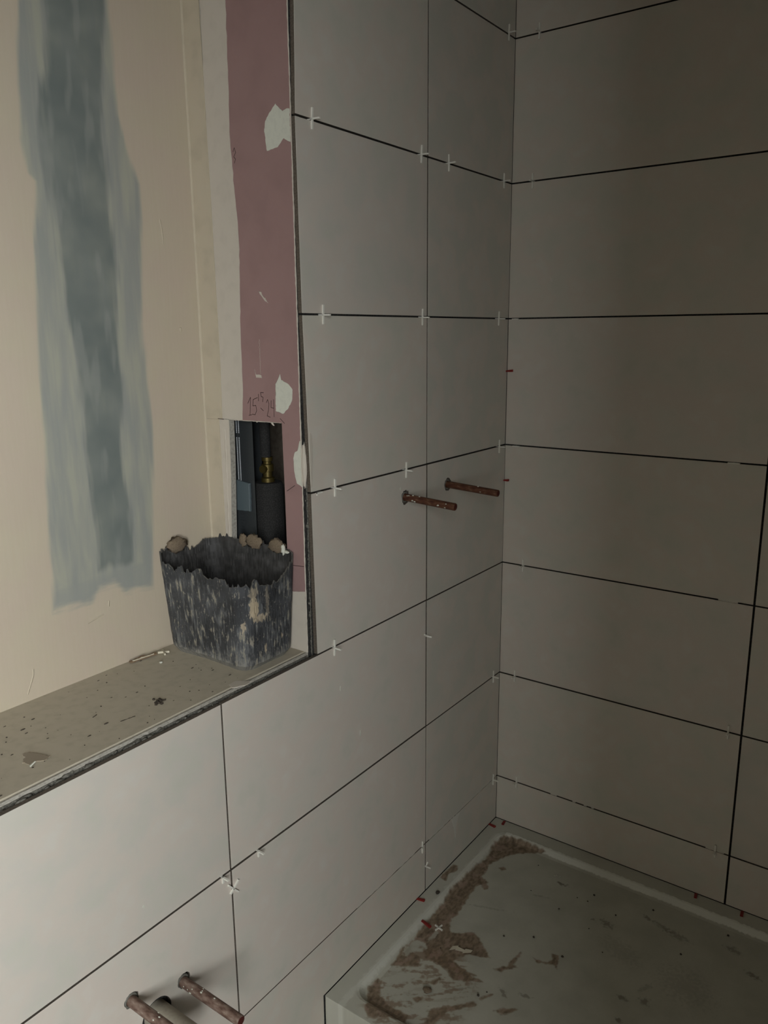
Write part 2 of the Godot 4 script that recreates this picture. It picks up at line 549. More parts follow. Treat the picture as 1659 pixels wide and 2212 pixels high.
func build_pipe_wall() -> void:
	var w := structure("wall_left", "wall of large off-white tiles with copper pipe stubs and niche", "wall")
	var deep := -0.36
	slab(w, "board", Vector3(GLUE_BACK - 0.0125, 0, 0), Vector3(GLUE_BACK, ROOM_Y, SIDE_Z - 0.0125), M.gypsum)
	slab(w, "board", Vector3(deep, 0, SIDE_Z - 0.0125), Vector3(GLUE_BACK, LEDGE_Y - 0.02, ROOM_Z), M.gypsum)
	slab(w, "cavity_back", Vector3(deep - 0.1, 0, -0.2), Vector3(deep, ROOM_Y, ROOM_Z), M.cavity)
	slab(w, "cavity_end", Vector3(deep, 0, 0.0), Vector3(GLUE_BACK - 0.0125, ROOM_Y, 0.05), M.cavity)
	slab(w, "board", Vector3(deep, LEDGE_Y - 0.02, 1.9), Vector3(GLUE_BACK, ROOM_Y, ROOM_Z), M.beige)
	slab(w, "board", Vector3(deep, 2.35, SIDE_Z - 0.0125), Vector3(GLUE_BACK, ROOM_Y, 1.9), M.beige)
	# glue behind the tiles
	slab(w, "glue_bed", Vector3(GLUE_BACK, 0, 0), Vector3(-TILE_THICK - 0.0006, 2.4, 0.714), M.glue)
	slab(w, "glue_bed", Vector3(GLUE_BACK, 0, 0.714), Vector3(-TILE_THICK - 0.0006, 0.880, ROOM_Z), M.glue)
	var j := JOINT / 2.0
	var cols := [0.0, 0.3572, 0.9576, 1.5576, 2.0]
	for r in 8:
		var y0 := 0.3 * r + j
		var y1 := 0.3 * (r + 1) - j
		for k in 4:
			var z0: float = cols[k] + (0.0007 if k == 0 else j)
			var z1: float = cols[k + 1] - j
			if r >= 3 and k >= 2:
				continue
			if r >= 3 and k == 1:
				var p := PackedVector2Array([Vector2(z0, y0), Vector2(side_end(y0), y0), Vector2(side_end((y0 + y1) / 2), (y0 + y1) / 2), Vector2(side_end(y1), y1), Vector2(z0, y1)])
				add_tile(w, p, true, [circle(PIPE_B, 0.0145, 28, 0.22)] if r == 3 else [])
				continue
			if r == 0 and k == 0:
				add_tile(w, rect(z0, RIM_Y + 0.0012, z1, y1), true, [], 3)  # corner column: darker shade with dimmer light painted in
				continue
			if r == 0 and k == 1:
				add_tile(w, pairs([z0, RIM_Y + 0.0012, 0.7345, RIM_Y + 0.0012, 0.7345, 0.002, z1, 0.002, z1, y1, z0, y1]), true)
				continue
			if r == 0:
				y0 = 0.002
			var holes := []
			if r == 3 and k == 0:
				holes = [circle(PIPE_A, 0.0145, 28, 0.10)]
			if r == 1 and k == 2:
				holes = [circle(PIPE_C + Vector2(0, 0.003), 0.0125, 28, 0.14), circle(DRAIN, 0.0275, 40), circle(PIPE_D + Vector2(0, 0.002), 0.0125, 28, 0.14)]
			add_tile(w, rect(z0, y0, z1, y1), true, holes, 3 if k == 0 else -1)  # the corner column again gets the dimmed shade
	# dark glue coating the raw edges of the boards
	slab(w, "glue_coat", Vector3(GLUE_BACK, LEDGE_Y - 0.02, 0.714), Vector3(GLUE_BACK + 0.0012, 2.35, 0.7316), M.glue)
	slab(w, "glue_coat", Vector3(-0.0171, 0.885, 0.7330), Vector3(GLUE_BACK - 0.0002, 0.8990, 1.9), M.glue_light)
	# glue squeezed out along the cut edge by the niche, and along the ledge
	var st := begin()
	bead(st, Vector3(-0.0157, LEDGE_Y, 0.7318), Vector3(-0.0157, 2.35, 0.7318), Vector3(0.0011, 0, 0), Vector3(0, 0, 0.0014), 2.0, 0.004, 0.6)
	part("glue_edge", st, M.compound, w)
	st = begin()
	bead(st, Vector3(-0.0118, 0.893, 0.7245), Vector3(-0.0118, 1.215, 0.7245), Vector3(0.0006, 0, 0), Vector3(0, 0, 0.0025), 31.0, 0.003, 0.7)
	part("glue_edge", st, M.glue_light, w)
	st = begin()
	bead(st, Vector3(-0.0128, 0.883, 0.735), Vector3(-0.0128, 0.883, 1.9), Vector3(0.0009, 0, 0), Vector3(0, 0.0055, 0), 55.0, 0.0025, 1.1)
	part("glue_edge", st, M.glue_light, w)
	st = begin()
	for i in 170:
		var z := 0.74 + 0.78 * rng.randf()
		var s := rng.randf_range(0.0008, 0.0026) * (1.5 if z > 1.1 and rng.randf() < 0.3 else 1.0)
		lump(st, Vector3(rng.randf_range(-0.0165, -0.0100), 0.888 + rng.randf() * 0.011, z), Vector3(s * 0.8, s, s * rng.randf_range(1.2, 4.0)), 0.6, i * 1.7, 5, 7)
	for i in 26:
		var y := 0.91 + 0.42 * rng.randf()
		var s := rng.randf_range(0.001, 0.0024)
		lump(st, Vector3(rng.randf_range(-0.0140, -0.0085), y, 0.7235 + rng.randf() * 0.004), Vector3(s * 0.7, s * 1.5, s), 0.6, i * 2.3, 5, 7)
	var gl := part("glue_crumbs", st, M.glue_light, w)
	gl.set_meta("kind", "stuff")
	# filler rubbed into joints and smeared over the tiles
	st = begin()
	prism(st, ragged([0.195, 0.2985, 0.245, 0.2995, 0.235, 0.292, 0.226, 0.262, 0.218, 0.232, 0.2165, 0.232, 0.2165, 0.262, 0.208, 0.285], 0.004, 0.003, 5.0), Vector3(0.0004, 0, 0), Vector3(0, 0, 1), Vector3.UP, Vector3(1, 0, 0), 0.0006)
	prism(st, ragged([0.005, 0.2992, 0.34, 0.2992, 0.34, 0.3012, 0.005, 0.3012], 0.01, 0.0008, 2.0), Vector3(-0.0006, 0, 0), Vector3(0, 0, 1), Vector3.UP, Vector3(1, 0, 0), 0.004)
	prism(st, ragged([0.40, 0.2990, 0.62, 0.2990, 0.62, 0.3010, 0.40, 0.3010], 0.01, 0.0016, 9.0), Vector3(-0.0012, 0, 0), Vector3(0, 0, 1), Vector3.UP, Vector3(1, 0, 0), 0.004)
	part("filler_smear", st, plain(Color(0.80, 0.79, 0.745), 0.9), w)
	# light flecks of dried filler
	st = begin()
	for p in [[0.452, 0.445, 0.0025, 0.006], [0.545, 0.56, 0.002, 0.006], [0.47, 1.255, 0.004, 0.002], [1.13, 0.645, 0.002, 0.003], [0.60, 0.69, 0.0012, 0.007], [0.455, 1.163, 0.002, 0.003], [0.66, 0.81, 0.001, 0.005]]:
		prism(st, ragged([p[0] - p[2], p[1], p[0], p[1] - p[3], p[0] + p[2], p[1], p[0], p[1] + p[3]], 0.002, 0.001, p[0] * 50.0), Vector3(0.0005, 0, 0), Vector3(0, 0, 1), Vector3.UP, Vector3(1, 0, 0), 0.0008)
	part("filler_fleck", st, M.filler, w)


func build_plain_wall() -> void:
	var w := structure("wall_back", "wall of large off-white tiles behind the shower tray", "wall")
	slab(w, "board", Vector3(-0.5, 0, -0.2), Vector3(HALL_X + 0.2, ROOM_Y, GLUE_BACK), M.gypsum)
	slab(w, "glue_bed", Vector3(GLUE_BACK, 0, GLUE_BACK), Vector3(ROOM_X, 2.4, -TILE_THICK - 0.0006), M.glue)
	var j := JOINT / 2.0
	var cols := [0.0, 0.5925, 1.1925, 1.6]
	for r in 8:
		var y0 := 0.3 * r + j
		var y1 := 0.3 * (r + 1) - j
		for k in 3:
			var x0: float = cols[k] + (0.0007 if k == 0 else j * 1.3)
			var x1: float = cols[k + 1] - (0.0 if k == 2 else j * 1.3)
			add_tile(w, rect(x0, y0 if r else (RIM_Y + 0.0012 if k < 2 else 0.002), x1, y1), false, [], -1)
	var st := begin()
	for b in [[0.155, 0.172], [0.215, 0.223], [0.245, 0.252], [0.265, 0.271], [0.54, 0.58]]:
		prism(st, ragged([b[0], 0.2985, b[1], 0.2985, b[1], 0.3015, b[0], 0.3015], 0.003, 0.0012, b[0] * 90.0), Vector3(0, 0, -0.0008), Vector3(1, 0, 0), Vector3.UP, Vector3(0, 0, 1), 0.006)
	prism(st, ragged([0.52, 0.8985, 0.56, 0.8985, 0.56, 0.9015, 0.52, 0.9015], 0.003, 0.0012, 4.0), Vector3(0, 0, -0.0008), Vector3(1, 0, 0), Vector3.UP, Vector3(0, 0, 1), 0.006)
	part("filler_smear", st, M.tiles[3], w)
	st = begin()
	for p in [[0.105, 1.585, 0.004, 0.007], [0.125, 0.675, 0.0015, 0.008]]:
		prism(st, ragged([p[0] - p[2], p[1] + p[3], p[0] - p[2] * 0.3, p[1] - p[3] * 0.5, p[0] + p[2], p[1] - p[3], p[0] + p[2] * 0.2, p[1] + p[3] * 0.4], 0.002, 0.001, p[0] * 50.0), Vector3(0, 0, 0.0005), Vector3(1, 0, 0), Vector3.UP, Vector3(0, 0, 1), 0.0008)
	part("filler_fleck", st, M.tiles[2], w)


# ---------------------------------------------------------------- the niche

func along(table: Array, y: float) -> float:
	# table of [y, value] from high to low
	for i in table.size() - 1:
		if y >= table[i + 1][0]:
			return lerpf(table[i][1], table[i + 1][1], clampf((table[i][0] - y) / (table[i][0] - table[i + 1][0]), 0, 1))
	return table[-1][1]


func niche_texture() -> ImageTexture:
	# the primed back wall with the unprimed joint showing through as a blue-green stripe of brushed compound
	var wide := 600
	var high := 900
	var img := Image.create(wide, high, false, Image.FORMAT_RGB8)
	var streak := FastNoiseLite.new()
	streak.seed = 41
	streak.frequency = 1.0
	streak.fractal_octaves = 3
	var left := [[2.1, 1.03], [1.928, 1.031], [1.744, 1.0524], [1.70, 1.045], [1.69, 1.0335], [1.553, 1.049], [1.348, 1.061], [1.13, 1.0700], [1.04, 1.0720]]
	var right := [[2.1, 0.88], [1.97, 0.879], [1.81, 0.878], [1.71, 0.848], [1.60, 0.850], [1.487, 0.8634], [1.33, 0.8535], [1.167, 0.866], [1.01, 0.886]]
	var dark_l := [[2.1, 0.985], [1.94, 0.991], [1.75, 1.018], [1.62, 1.008], [1.486, 0.9987], [1.342, 0.989], [1.19, 0.988], [1.08, 0.985]]
	var dark_r := [[2.1, 0.885], [1.97, 0.888], [1.77, 0.912], [1.56, 0.9024], [1.41, 0.912], [1.297, 0.923], [1.176, 0.916], [1.08, 0.92]]
	var beige := Color(0.745, 0.70, 0.61)
	var pale := Color(0.635, 0.635, 0.575)
	var grey := Color(0.575, 0.585, 0.555)
	var bare_joint := Color(0.43, 0.46, 0.44)
	for py in high:
		var y := 2.1 - 1.2 * (py + 0.5) / high
		var zl := along(left, y)
		var zr := along(right, y)
		var dl := along(dark_l, y)
		var dr := along(dark_r, y)
		for px in wide:
			var z := 0.73 + 0.8 * (px + 0.5) / wide
			var fine := streak.get_noise_2d(z * 160.0, y * 9.0)
			var broad := streak.get_noise_2d(z * 26.0 + 40.0, y * 4.0)
			var cloud := streak.get_noise_2d(z * 9.0, y * 9.0 + 70.0)
			var c := beige.lerp(Color(0.745, 0.69, 0.612), clampf(0.5 + cloud, 0, 1))
			c = c.lightened(0.02 * fine)
			var foot := 1.036 + 0.010 * streak.get_noise_2d(z * 9.0, y * 6.0 + 5.0) + 0.016 * smoothstep(1.01, 0.985, z) - 0.022 * smoothstep(0.965, 0.935, z)
			var edge := minf(minf(zl - z, z - zr) + 0.006 * broad + 0.0012 * fine, (y - foot) * 0.55 + 0.004 * streak.get_noise_2d(z * 20.0, y * 90.0))
			var inside := smoothstep(-0.005, 0.006, edge)
			if inside > 0.0:
				var body := pale.lerp(grey, clampf(0.5 + 1.2 * broad + 0.3 * fine, 0, 1))
				var core := minf(dl - z, z - dr) + 0.012 * broad + 0.003 * fine
				core = minf(core, (y - 1.085) * 0.8 + 0.008 * broad)
				body = body.lerp(bare_joint, smoothstep(-0.006, 0.008, core) * (0.85 + 0.4 * cloud))
				body = body.lerp(grey, 0.45 * smoothstep(0.1, 0.5, streak.get_noise_2d(z * 24.0 + 9.0, y * 5.0 + 30.0)))
				# the last strokes along the foot were drawn sideways
				body = body.lerp(grey, 0.7 * smoothstep(1.085, 1.06, y + 0.010 * streak.get_noise_2d(z * 12.0, y * 60.0)))
				c = c.lerp(body, inside * 0.97)
			img.set_pixel(px, py, c)
	return ImageTexture.create_from_image(img)


func build_niche() -> void:
	var back := structure("wall_niche_back", "beige primed niche back wall with a blue-green brushed stripe", "wall")
	var st := begin()
	var lo := Vector3(NICHE_BACK, LEDGE_Y - 0.005, SIDE_Z - 0.0125)
	var hi := Vector3(NICHE_BACK, 2.35, 1.9)
	var uv := func(p: Vector3) -> Vector2: return Vector2((p.z - 0.73) / 0.8, (2.1 - p.y) / 1.2)
	var a := lo
	var b := Vector3(lo.x, lo.y, hi.z)
	var c := hi
	var d := Vector3(lo.x, hi.y, lo.z)
	quad(st, a, b, c, d, Vector3.RIGHT, uv.call(a), uv.call(b), uv.call(c), uv.call(d))
	var thick := Vector3(0.0125, 0, 0)
	quad(st, a - thick, b - thick, c - thick, d - thick, Vector3.LEFT)
	quad(st, a, b, b - thick, a - thick, Vector3.DOWN)
	quad(st, d, c, c - thick, d - thick, Vector3.UP)
	var m := plain(Color.WHITE, 0.85)
	m.albedo_texture = niche_texture()
	m.texture_repeat = false
	part("board", st, m, back)
	# small scratches and ridges of filler
	st = begin()
	for l in [[1.133, 0.917, 1.1206, 0.9438], [1.1206, 0.9438, 1.1195, 0.955], [0.974, 1.0166, 0.9725, 1.0264], [1.0162, 0.9995, 0.9849, 1.0060], [0.806, 1.641, 0.809, 1.66], [0.8055, 1.62, 0.806, 1.641]]:
		var p := Vector3(NICHE_BACK, l[1], l[0])
		var q := Vector3(NICHE_BACK, l[3], l[2])
		var side := (q - p).cross(Vector3.RIGHT).normalized()
		bead(st, p, q, side * 0.0013, Vector3(0.0005, 0, 0), l[0] * 20.0, 0.002, 0.4)
	lump(st, Vector3(NICHE_BACK + 0.0002, 1.4779, 0.7795), Vector3(0.0012, 0.004, 0.003), 0.4, 3.0)
	part("filler_ridge", st, M.beige, back)

	# side wall: pink board with a hole cut through it, bands of compound towards the back
	var side := structure("wall_niche_side", "pink plasterboard niche side wall with a rectangular hole", "wall")
	var u := Vector3(1, 0, 0)
	var n := Vector3(0, 0, 1)
	var hole := pairs([-0.1985, 1.05, -0.0570, 1.05, -0.0575, 1.20, -0.0590, 1.3180, -0.120, 1.3185, -0.1885, 1.3165, -0.1900, 1.24])
	var whole := rect(NICHE_BACK, LEDGE_Y - 0.01, GLUE_BACK, 2.35)
	st = begin()
	for p in cut(whole, [hole]):
		prism(st, p, Vector3(0, 0, SIDE_Z - 0.0004), u, Vector3.UP, n, 0.0121)
	part("gypsum_core", st, M.gypsum, side)
	st = begin()
	for p in cut(rect(-0.165, 1.0, GLUE_BACK, 2.35), [inset(hole, -0.0004)]):
		prism(st, p, Vector3(0, 0, SIDE_Z), u, Vector3.UP, n, 0.0004)
	part("pink_face", st, M.pink, side)
	# compound band along the pink face, wavy towards the pink
	st = begin()
	var wave := [-0.206, 1.3178, -0.1535, 1.3185, -0.1500, 1.36, -0.1490, 1.4065, -0.1480, 1.486, -0.1440, 1.56, -0.1415, 1.61, -0.1430, 1.66, -0.1465, 1.70, -0.1515, 1.787, -0.1490, 1.90, -0.1471, 1.993, -0.147, 2.35, -0.206, 2.35]
	prism(st, ragged(wave, 0.01, 0.0015, 3.0), Vector3(0, 0, SIDE_Z + 0.0009), u, Vector3.UP, n, 0.0009)
	prism(st, ragged([-0.2145, LEDGE_Y, -0.1985, LEDGE_Y, -0.1985, 1.06, -0.1893, 1.24, -0.1885, 1.3165, -0.2145, 1.3165], 0.008, 0.0012, 8.0), Vector3(0, 0, SIDE_Z + 0.0008), u, Vector3.UP, n, 0.0008)
	bead(st, Vector3(-0.204, 1.06, SIDE_Z + 0.0006), Vector3(-0.2, 1.30, SIDE_Z + 0.0006), Vector3(0.0016, 0, 0), Vector3(0, 0, 0.0009), 12.0, 0.006, 0.6)
	part("joint_compound", st, M.compound, side)
	st = begin()
	prism(st, ragged([NICHE_BACK, 1.3165, -0.2125, 1.3165, -0.2120, 1.3178, -0.2045, 1.3178, -0.2025, 1.41, -0.2042, 1.72, -0.2083, 2.007, -0.209, 2.35, NICHE_BACK, 2.35], 0.02, 0.0006, 6.0), Vector3(0, 0, SIDE_Z + 0.0022), u, Vector3.UP, n, 0.0022)
	prism(st, ragged([NICHE_BACK, LEDGE_Y, -0.2105, LEDGE_Y, -0.2120, 1.10, -0.2135, 1.3163, NICHE_BACK, 1.3163], 0.02, 0.0006, 16.0), Vector3(0, 0, SIDE_Z + 0.0022), u, Vector3.UP, n, 0.0022)
	part("primed_band", st, M.beige, side)
	# a rounded fillet of filler where the side meets the back
	st = begin()
	bead(st, Vector3(NICHE_BACK + 0.0002, LEDGE_Y, SIDE_Z + 0.0022), Vector3(NICHE_BACK + 0.0002, 2.35, SIDE_Z + 0.0022), Vector3(0, 0, 0.003), Vector3(0.003, 0, 0), 71.0, 0.02, 0.15)
	part("corner_filler", st, M.beige, side)
	st = begin()
	prism(st, ragged([-0.21, LEDGE_Y, GLUE_BACK - 0.0005, LEDGE_Y, GLUE_BACK - 0.0015, 1.02, -0.0255, 1.0185, -0.045, 1.0150, -0.08, 1.018, -0.21, 1.02], 0.006, 0.0014, 21.0), Vector3(0, 0, SIDE_Z + 0.0008), u, Vector3.UP, n, 0.0012)
	part("joint_compound", st, M.compound, side)
	for p in [
		[-0.0468, 1.8241, -0.0326, 1.8111, -0.0208, 1.8133, -0.0175, 1.8125, -0.0175, 1.7640, -0.0230, 1.7660, -0.0316, 1.7714, -0.0380, 1.7660, -0.0451, 1.7599, -0.0600, 1.7585, -0.0685, 1.7571, -0.0705, 1.7680, -0.0729, 1.7899, -0.0700, 1.8020, -0.0600, 1.8133],
		[-0.0582, 1.4020, -0.0560, 1.3920, -0.0390, 1.3850, -0.0309, 1.3763, -0.0327, 1.3583, -0.0430, 1.3430, -0.0541, 1.3342, -0.0712, 1.3384, -0.0705, 1.3600, -0.0699, 1.3845, -0.0640, 1.3920],
		[-0.0183, 1.2901, -0.0160, 1.2901, -0.0160, 1.2090, -0.0190, 1.2114, -0.0280, 1.2150, -0.0330, 1.2345, -0.0341, 1.2588, -0.0300, 1.2700, -0.0240, 1.2730]]:
		st = begin()
		prism(st, ragged(p, 0.003, 0.0012, p[0] * 300.0), Vector3(0, 0, SIDE_Z + 0.0007), u, Vector3.UP, n, 0.0010, 0.0003)
		part("filler_patch", st, M.filler, side)
	st = begin()
	for p in [[-0.1015, 1.5400, -0.0960, 1.5390, -0.0788, 1.5196, -0.0860, 1.5230], [-0.1183, 1.4090, -0.1150, 1.4000, -0.1022, 1.3985, -0.1010, 1.3940, -0.1150, 1.3945], [-0.1040, 1.4000, -0.1030, 1.4600, -0.1045, 1.4600]]:
		prism(st, ragged(p, 0.002, 0.0015, p[1] * 80.0), Vector3(0, 0, SIDE_Z + 0.0004), u, Vector3.UP, n, 0.0006)
	part("filler_smear", st, M.compound, side)
	# dried filler bridging the gap to the tiles
	st = begin()
	lump(st, Vector3(-0.0118, 1.247, 0.7298), Vector3(0.0055, 0.036, 0.0042), 0.35, 4.0, 12, 14)
	part("filler_patch", st, M.compound, side)
	st = begin()
	prism(st, ragged([0.7215, 1.300, 0.7275, 1.306, 0.7290, 1.285, 0.7280, 1.209, 0.7245, 1.211, 0.7225, 1.240], 0.003, 0.001, 33.0), Vector3(0.0006, 0, 0), Vector3(0, 0, 1), Vector3.UP, Vector3(1, 0, 0), 0.0008)
	part("filler_patch", st, M.compound, side)
	# the pencilled reckoning "15^15 - 24", an outline mark and scribble
	st = begin()
	var lines := [
		[-0.1385, 1.3490, -0.1310, 1.3600, -0.1345, 1.3280], [-0.1370, 1.3275, -0.1300, 1.3290],
		[-0.1140, 1.3600, -0.1250, 1.3560, -0.1265, 1.3450, -0.1190, 1.3460, -0.1175, 1.3370, -0.1215, 1.3295, -0.1290, 1.3300],
		[-0.1115, 1.3660, -0.1120, 1.3540], [-0.0990, 1.3690, -0.1060, 1.3690, -0.1050, 1.3620, -0.1005, 1.3610, -0.1020, 1.3530],
		[-0.1075, 1.3420, -0.1010, 1.3375],
		[-0.0930, 1.3520, -0.0900, 1.3575, -0.0870, 1.3500, -0.0890, 1.3380, -0.0925, 1.3290, -0.0850, 1.3270],
		[-0.0815, 1.3560, -0.0825, 1.3440, -0.0765, 1.3430], [-0.0755, 1.3580, -0.0760, 1.3280],
		[-0.1460, 1.7660, -0.1430, 1.7720, -0.1400, 1.7640, -0.1450, 1.7580, -0.1410, 1.7540, -0.1440, 1.7480],
		[-0.0520, 1.1990, -0.0330, 1.2110], [-0.0520, 1.3180, -0.0620, 1.3260], [-0.2150, 1.3180, -0.2000, 1.3173], [-0.0460, 1.0640, -0.0180, 1.0665]]
	for l in lines:
		for i in range(0, l.size() - 2, 2):
			var p := Vector3(l[i], l[i + 1], SIDE_Z + 0.00012)
			var q := Vector3(l[i + 2], l[i + 3], SIDE_Z + 0.00012)
			var e := (q - p).normalized()
			var s := e.cross(n) * 0.00058
			p -= e * 0.0003
			q += e * 0.0003
			var lift := n * 0.0024 if l[1] > 1.3172 and l[0] < -0.2 else Vector3.ZERO
			quad(st, p - s + lift, p + s + lift, q + s + lift, q - s + lift, n)
	part("pencil_note", st, M.pencil, side).set_meta("label", "handwritten pencil note 15 15 - 24")
	# torn paper along the top of the hole
	st = begin()
	bead(st, Vector3(-0.188, 1.3170, SIDE_Z - 0.001), Vector3(-0.06, 1.3182, SIDE_Z - 0.001), Vector3(0, 0.0007, 0), Vector3(0, 0, 0.0014), 90.0, 0.003, 0.9)
	lump(st, Vector3(-0.118, 1.3168, SIDE_Z), Vector3(0.002, 0.001, 0.001), 0.4, 1.0, 5, 7)
	prism(st, pairs([-0.090, 1.3180, -0.084, 1.3180, -0.080, 1.3120, -0.082, 1.3115, -0.086, 1.3140]), Vector3(0, 0, SIDE_Z - 0.004), u, Vector3.UP, n, 0.0006)
	part("torn_paper", st, M.compound, side)

	# the ledge
	var ledge := structure("niche_sill", "dusty beige niche ledge under the plastic bucket", "sill")
	st = begin()
	prism(st, rect(NICHE_BACK - 0.01, -1.9, -0.0232, -(SIDE_Z - 0.0004)), Vector3(0, LEDGE_Y, 0), Vector3(1, 0, 0), Vector3(0, 0, -1), Vector3.UP, 0.02, 0.0007)
	part("ledge_board", st, M.ledge, ledge)
	st = begin()
	prism(st, ragged([-0.0218, -1.9, -0.0172, -1.9, -0.0172, -0.7320, -0.0218, -0.7320], 0.008, 0.0008, 44.0), Vector3(0, LEDGE_Y - 0.0016, 0), Vector3(1, 0, 0), Vector3(0, 0, -1), Vector3.UP, 0.019, 0.0012)
	part("edge_bead", st, M.gypsum, ledge)
	st = begin()
	# a smear where mortar ran over the edge, and two rubbed patches on the ledge
	prism(st, ragged([-0.034, -0.893, -0.012, -0.878, -0.009, -0.896, -0.020, -0.915, -0.033, -0.910], 0.004, 0.002, 3.0), Vector3(0, LEDGE_Y + 0.0004, 0), Vector3(1, 0, 0), Vector3(0, 0, -1), Vector3.UP, 0.0012)
	part("mortar_smear", st, M.compound, ledge)


func build_hole_contents() -> void:
	# steel stud just behind the board
	var s := thing("metal_stud", "knurled steel wall stud inside the hole in pink board", "stud", Vector3(-0.195, 0.9, 0.70))
	var st := begin()
	box(st, Vector3(-0.036, 0, -0.0006), Vector3(0.032, 0.6, 0.0))
	box(st, Vector3(-0.036, 0, -0.09), Vector3(-0.0354, 0.6, 0.0))
	part("flange", st, M.steel, s)
	st = begin()
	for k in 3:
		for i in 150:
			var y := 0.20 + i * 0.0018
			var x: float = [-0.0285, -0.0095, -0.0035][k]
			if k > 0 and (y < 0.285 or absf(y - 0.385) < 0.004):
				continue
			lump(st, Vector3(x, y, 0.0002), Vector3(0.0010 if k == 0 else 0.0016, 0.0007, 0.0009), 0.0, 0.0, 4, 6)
	part("knurl_rows", st, M.glint_steel, s).set_meta("kind", "stuff")  # real bumps, their glints painted by the pale steel
	st = begin()
	for i in 120:
		var y := 0.2 + i * 0.0022
		box(st, Vector3(0.004, y, 0.0), Vector3(0.026, y + 0.0009, 0.0004))
	part("knurling", st, M.steel, s).set_meta("kind", "stuff")
	var b := thing("stud_bracket", "blue-grey plastic bracket clipped to the steel stud", "bracket", Vector3(-0.199, 1.14, 0.7032))
	st = begin()
	prism(st, ragged([-0.030, 0.0, 0.026, 0.002, 0.027, 0.056, 0.008, 0.058, -0.006, 0.060, -0.012, 0.053, -0.030, 0.050], 0.006, 0.001, 2.0), Vector3(0, 0, 0.003), Vector3(1, 0, 0), Vector3.UP, Vector3(0, 0, 1), 0.005, 0.0008)
	part("plate", st, M.blue_plastic, b)
	st = begin()
	for i in 6:
		box(st, Vector3(-0.004, -0.008 - i * 0.006, -0.003), Vector3(0.004, -0.0065 - i * 0.006, -0.0016))
	part("teeth", st, M.steel, b)
	# insulated pipe with a brass valve, and a thinner one behind
	var p := thing("insulated_pipe", "black foam insulated pipe with brass valve inside the wall hole", "pipe", Vector3(-0.172, 0.8, 0.655))
	st = begin()
	lathe(st, [Vector2(0.0, 0.0), Vector2(0.0, 0.029), Vector2(0.385, 0.029), Vector2(0.392, 0.026), Vector2(0.392, 0.012)], Vector3.ZERO, Vector3.UP, 24)
	part("foam_sleeve", st, M.foam, p)
	st = begin()
	lathe(st, [Vector2(0.388, 0.0), Vector2(0.388, 0.013), Vector2(0.400, 0.013), Vector2(0.402, 0.009), Vector2(0.412, 0.009), Vector2(0.413, 0.012), Vector2(0.426, 0.012), Vector2(0.427, 0.008), Vector2(0.432, 0.008), Vector2(0.433, 0.011), Vector2(0.440, 0.011), Vector2(0.440, 0.0)], Vector3.ZERO, Vector3.UP, 12)
	lathe(st, [Vector2(0.004, 0.0075), Vector2(0.016, 0.0075), Vector2(0.016, 0.0)], Vector3(0.0, 0.418, 0.0), Vector3(0.1, 0, 1).normalized(), 14)
	part("brass_valve", st, M.brass, p)
	st = begin()
	lathe(st, [Vector2(0.44, 0.010), Vector2(0.75, 0.010)], Vector3(-0.004, 0, 0), Vector3.UP, 16)
	part("riser", st, M.foam, p)
	var q := thing("valve_pipe", "thin pipe with small round brass valve deep in the hole", "pipe", Vector3(-0.115, 0.8, 0.64))
	st = begin()
	lathe(st, [Vector2(0.0, 0.008), Vector2(0.40, 0.008), Vector2(0.40, 0.005), Vector2(0.46, 0.004), Vector2(0.46, 0.0)], Vector3.ZERO, Vector3.UP, 14)
	part("tube", st, M.foam, q)
	st = begin()
	lathe(st, [Vector2(0.0, 0.009), Vector2(0.010, 0.009), Vector2(0.012, 0.007), Vector2(0.012, 0.0)], Vector3(0, 0.425, 0.0), Vector3(0, 0, 1), 16)
	part("brass_valve", st, M.brass, q)


# ---------------------------------------------------------------- shower tray

const TRAY_W := 1.2
const TRAY_D := 0.7325

func near_poly(p: Vector2, poly: PackedVector2Array) -> float:
	# signed distance, positive inside
	var best := 1.0
	for i in poly.size():
		var q := Geometry2D.get_closest_point_to_segment(p, poly[i], poly[(i + 1) % poly.size()])
		best = minf(best, p.distance_squared_to(q))
	return sqrt(best) * (1.0 if Geometry2D.is_point_in_polygon(p, poly) else -1.0)


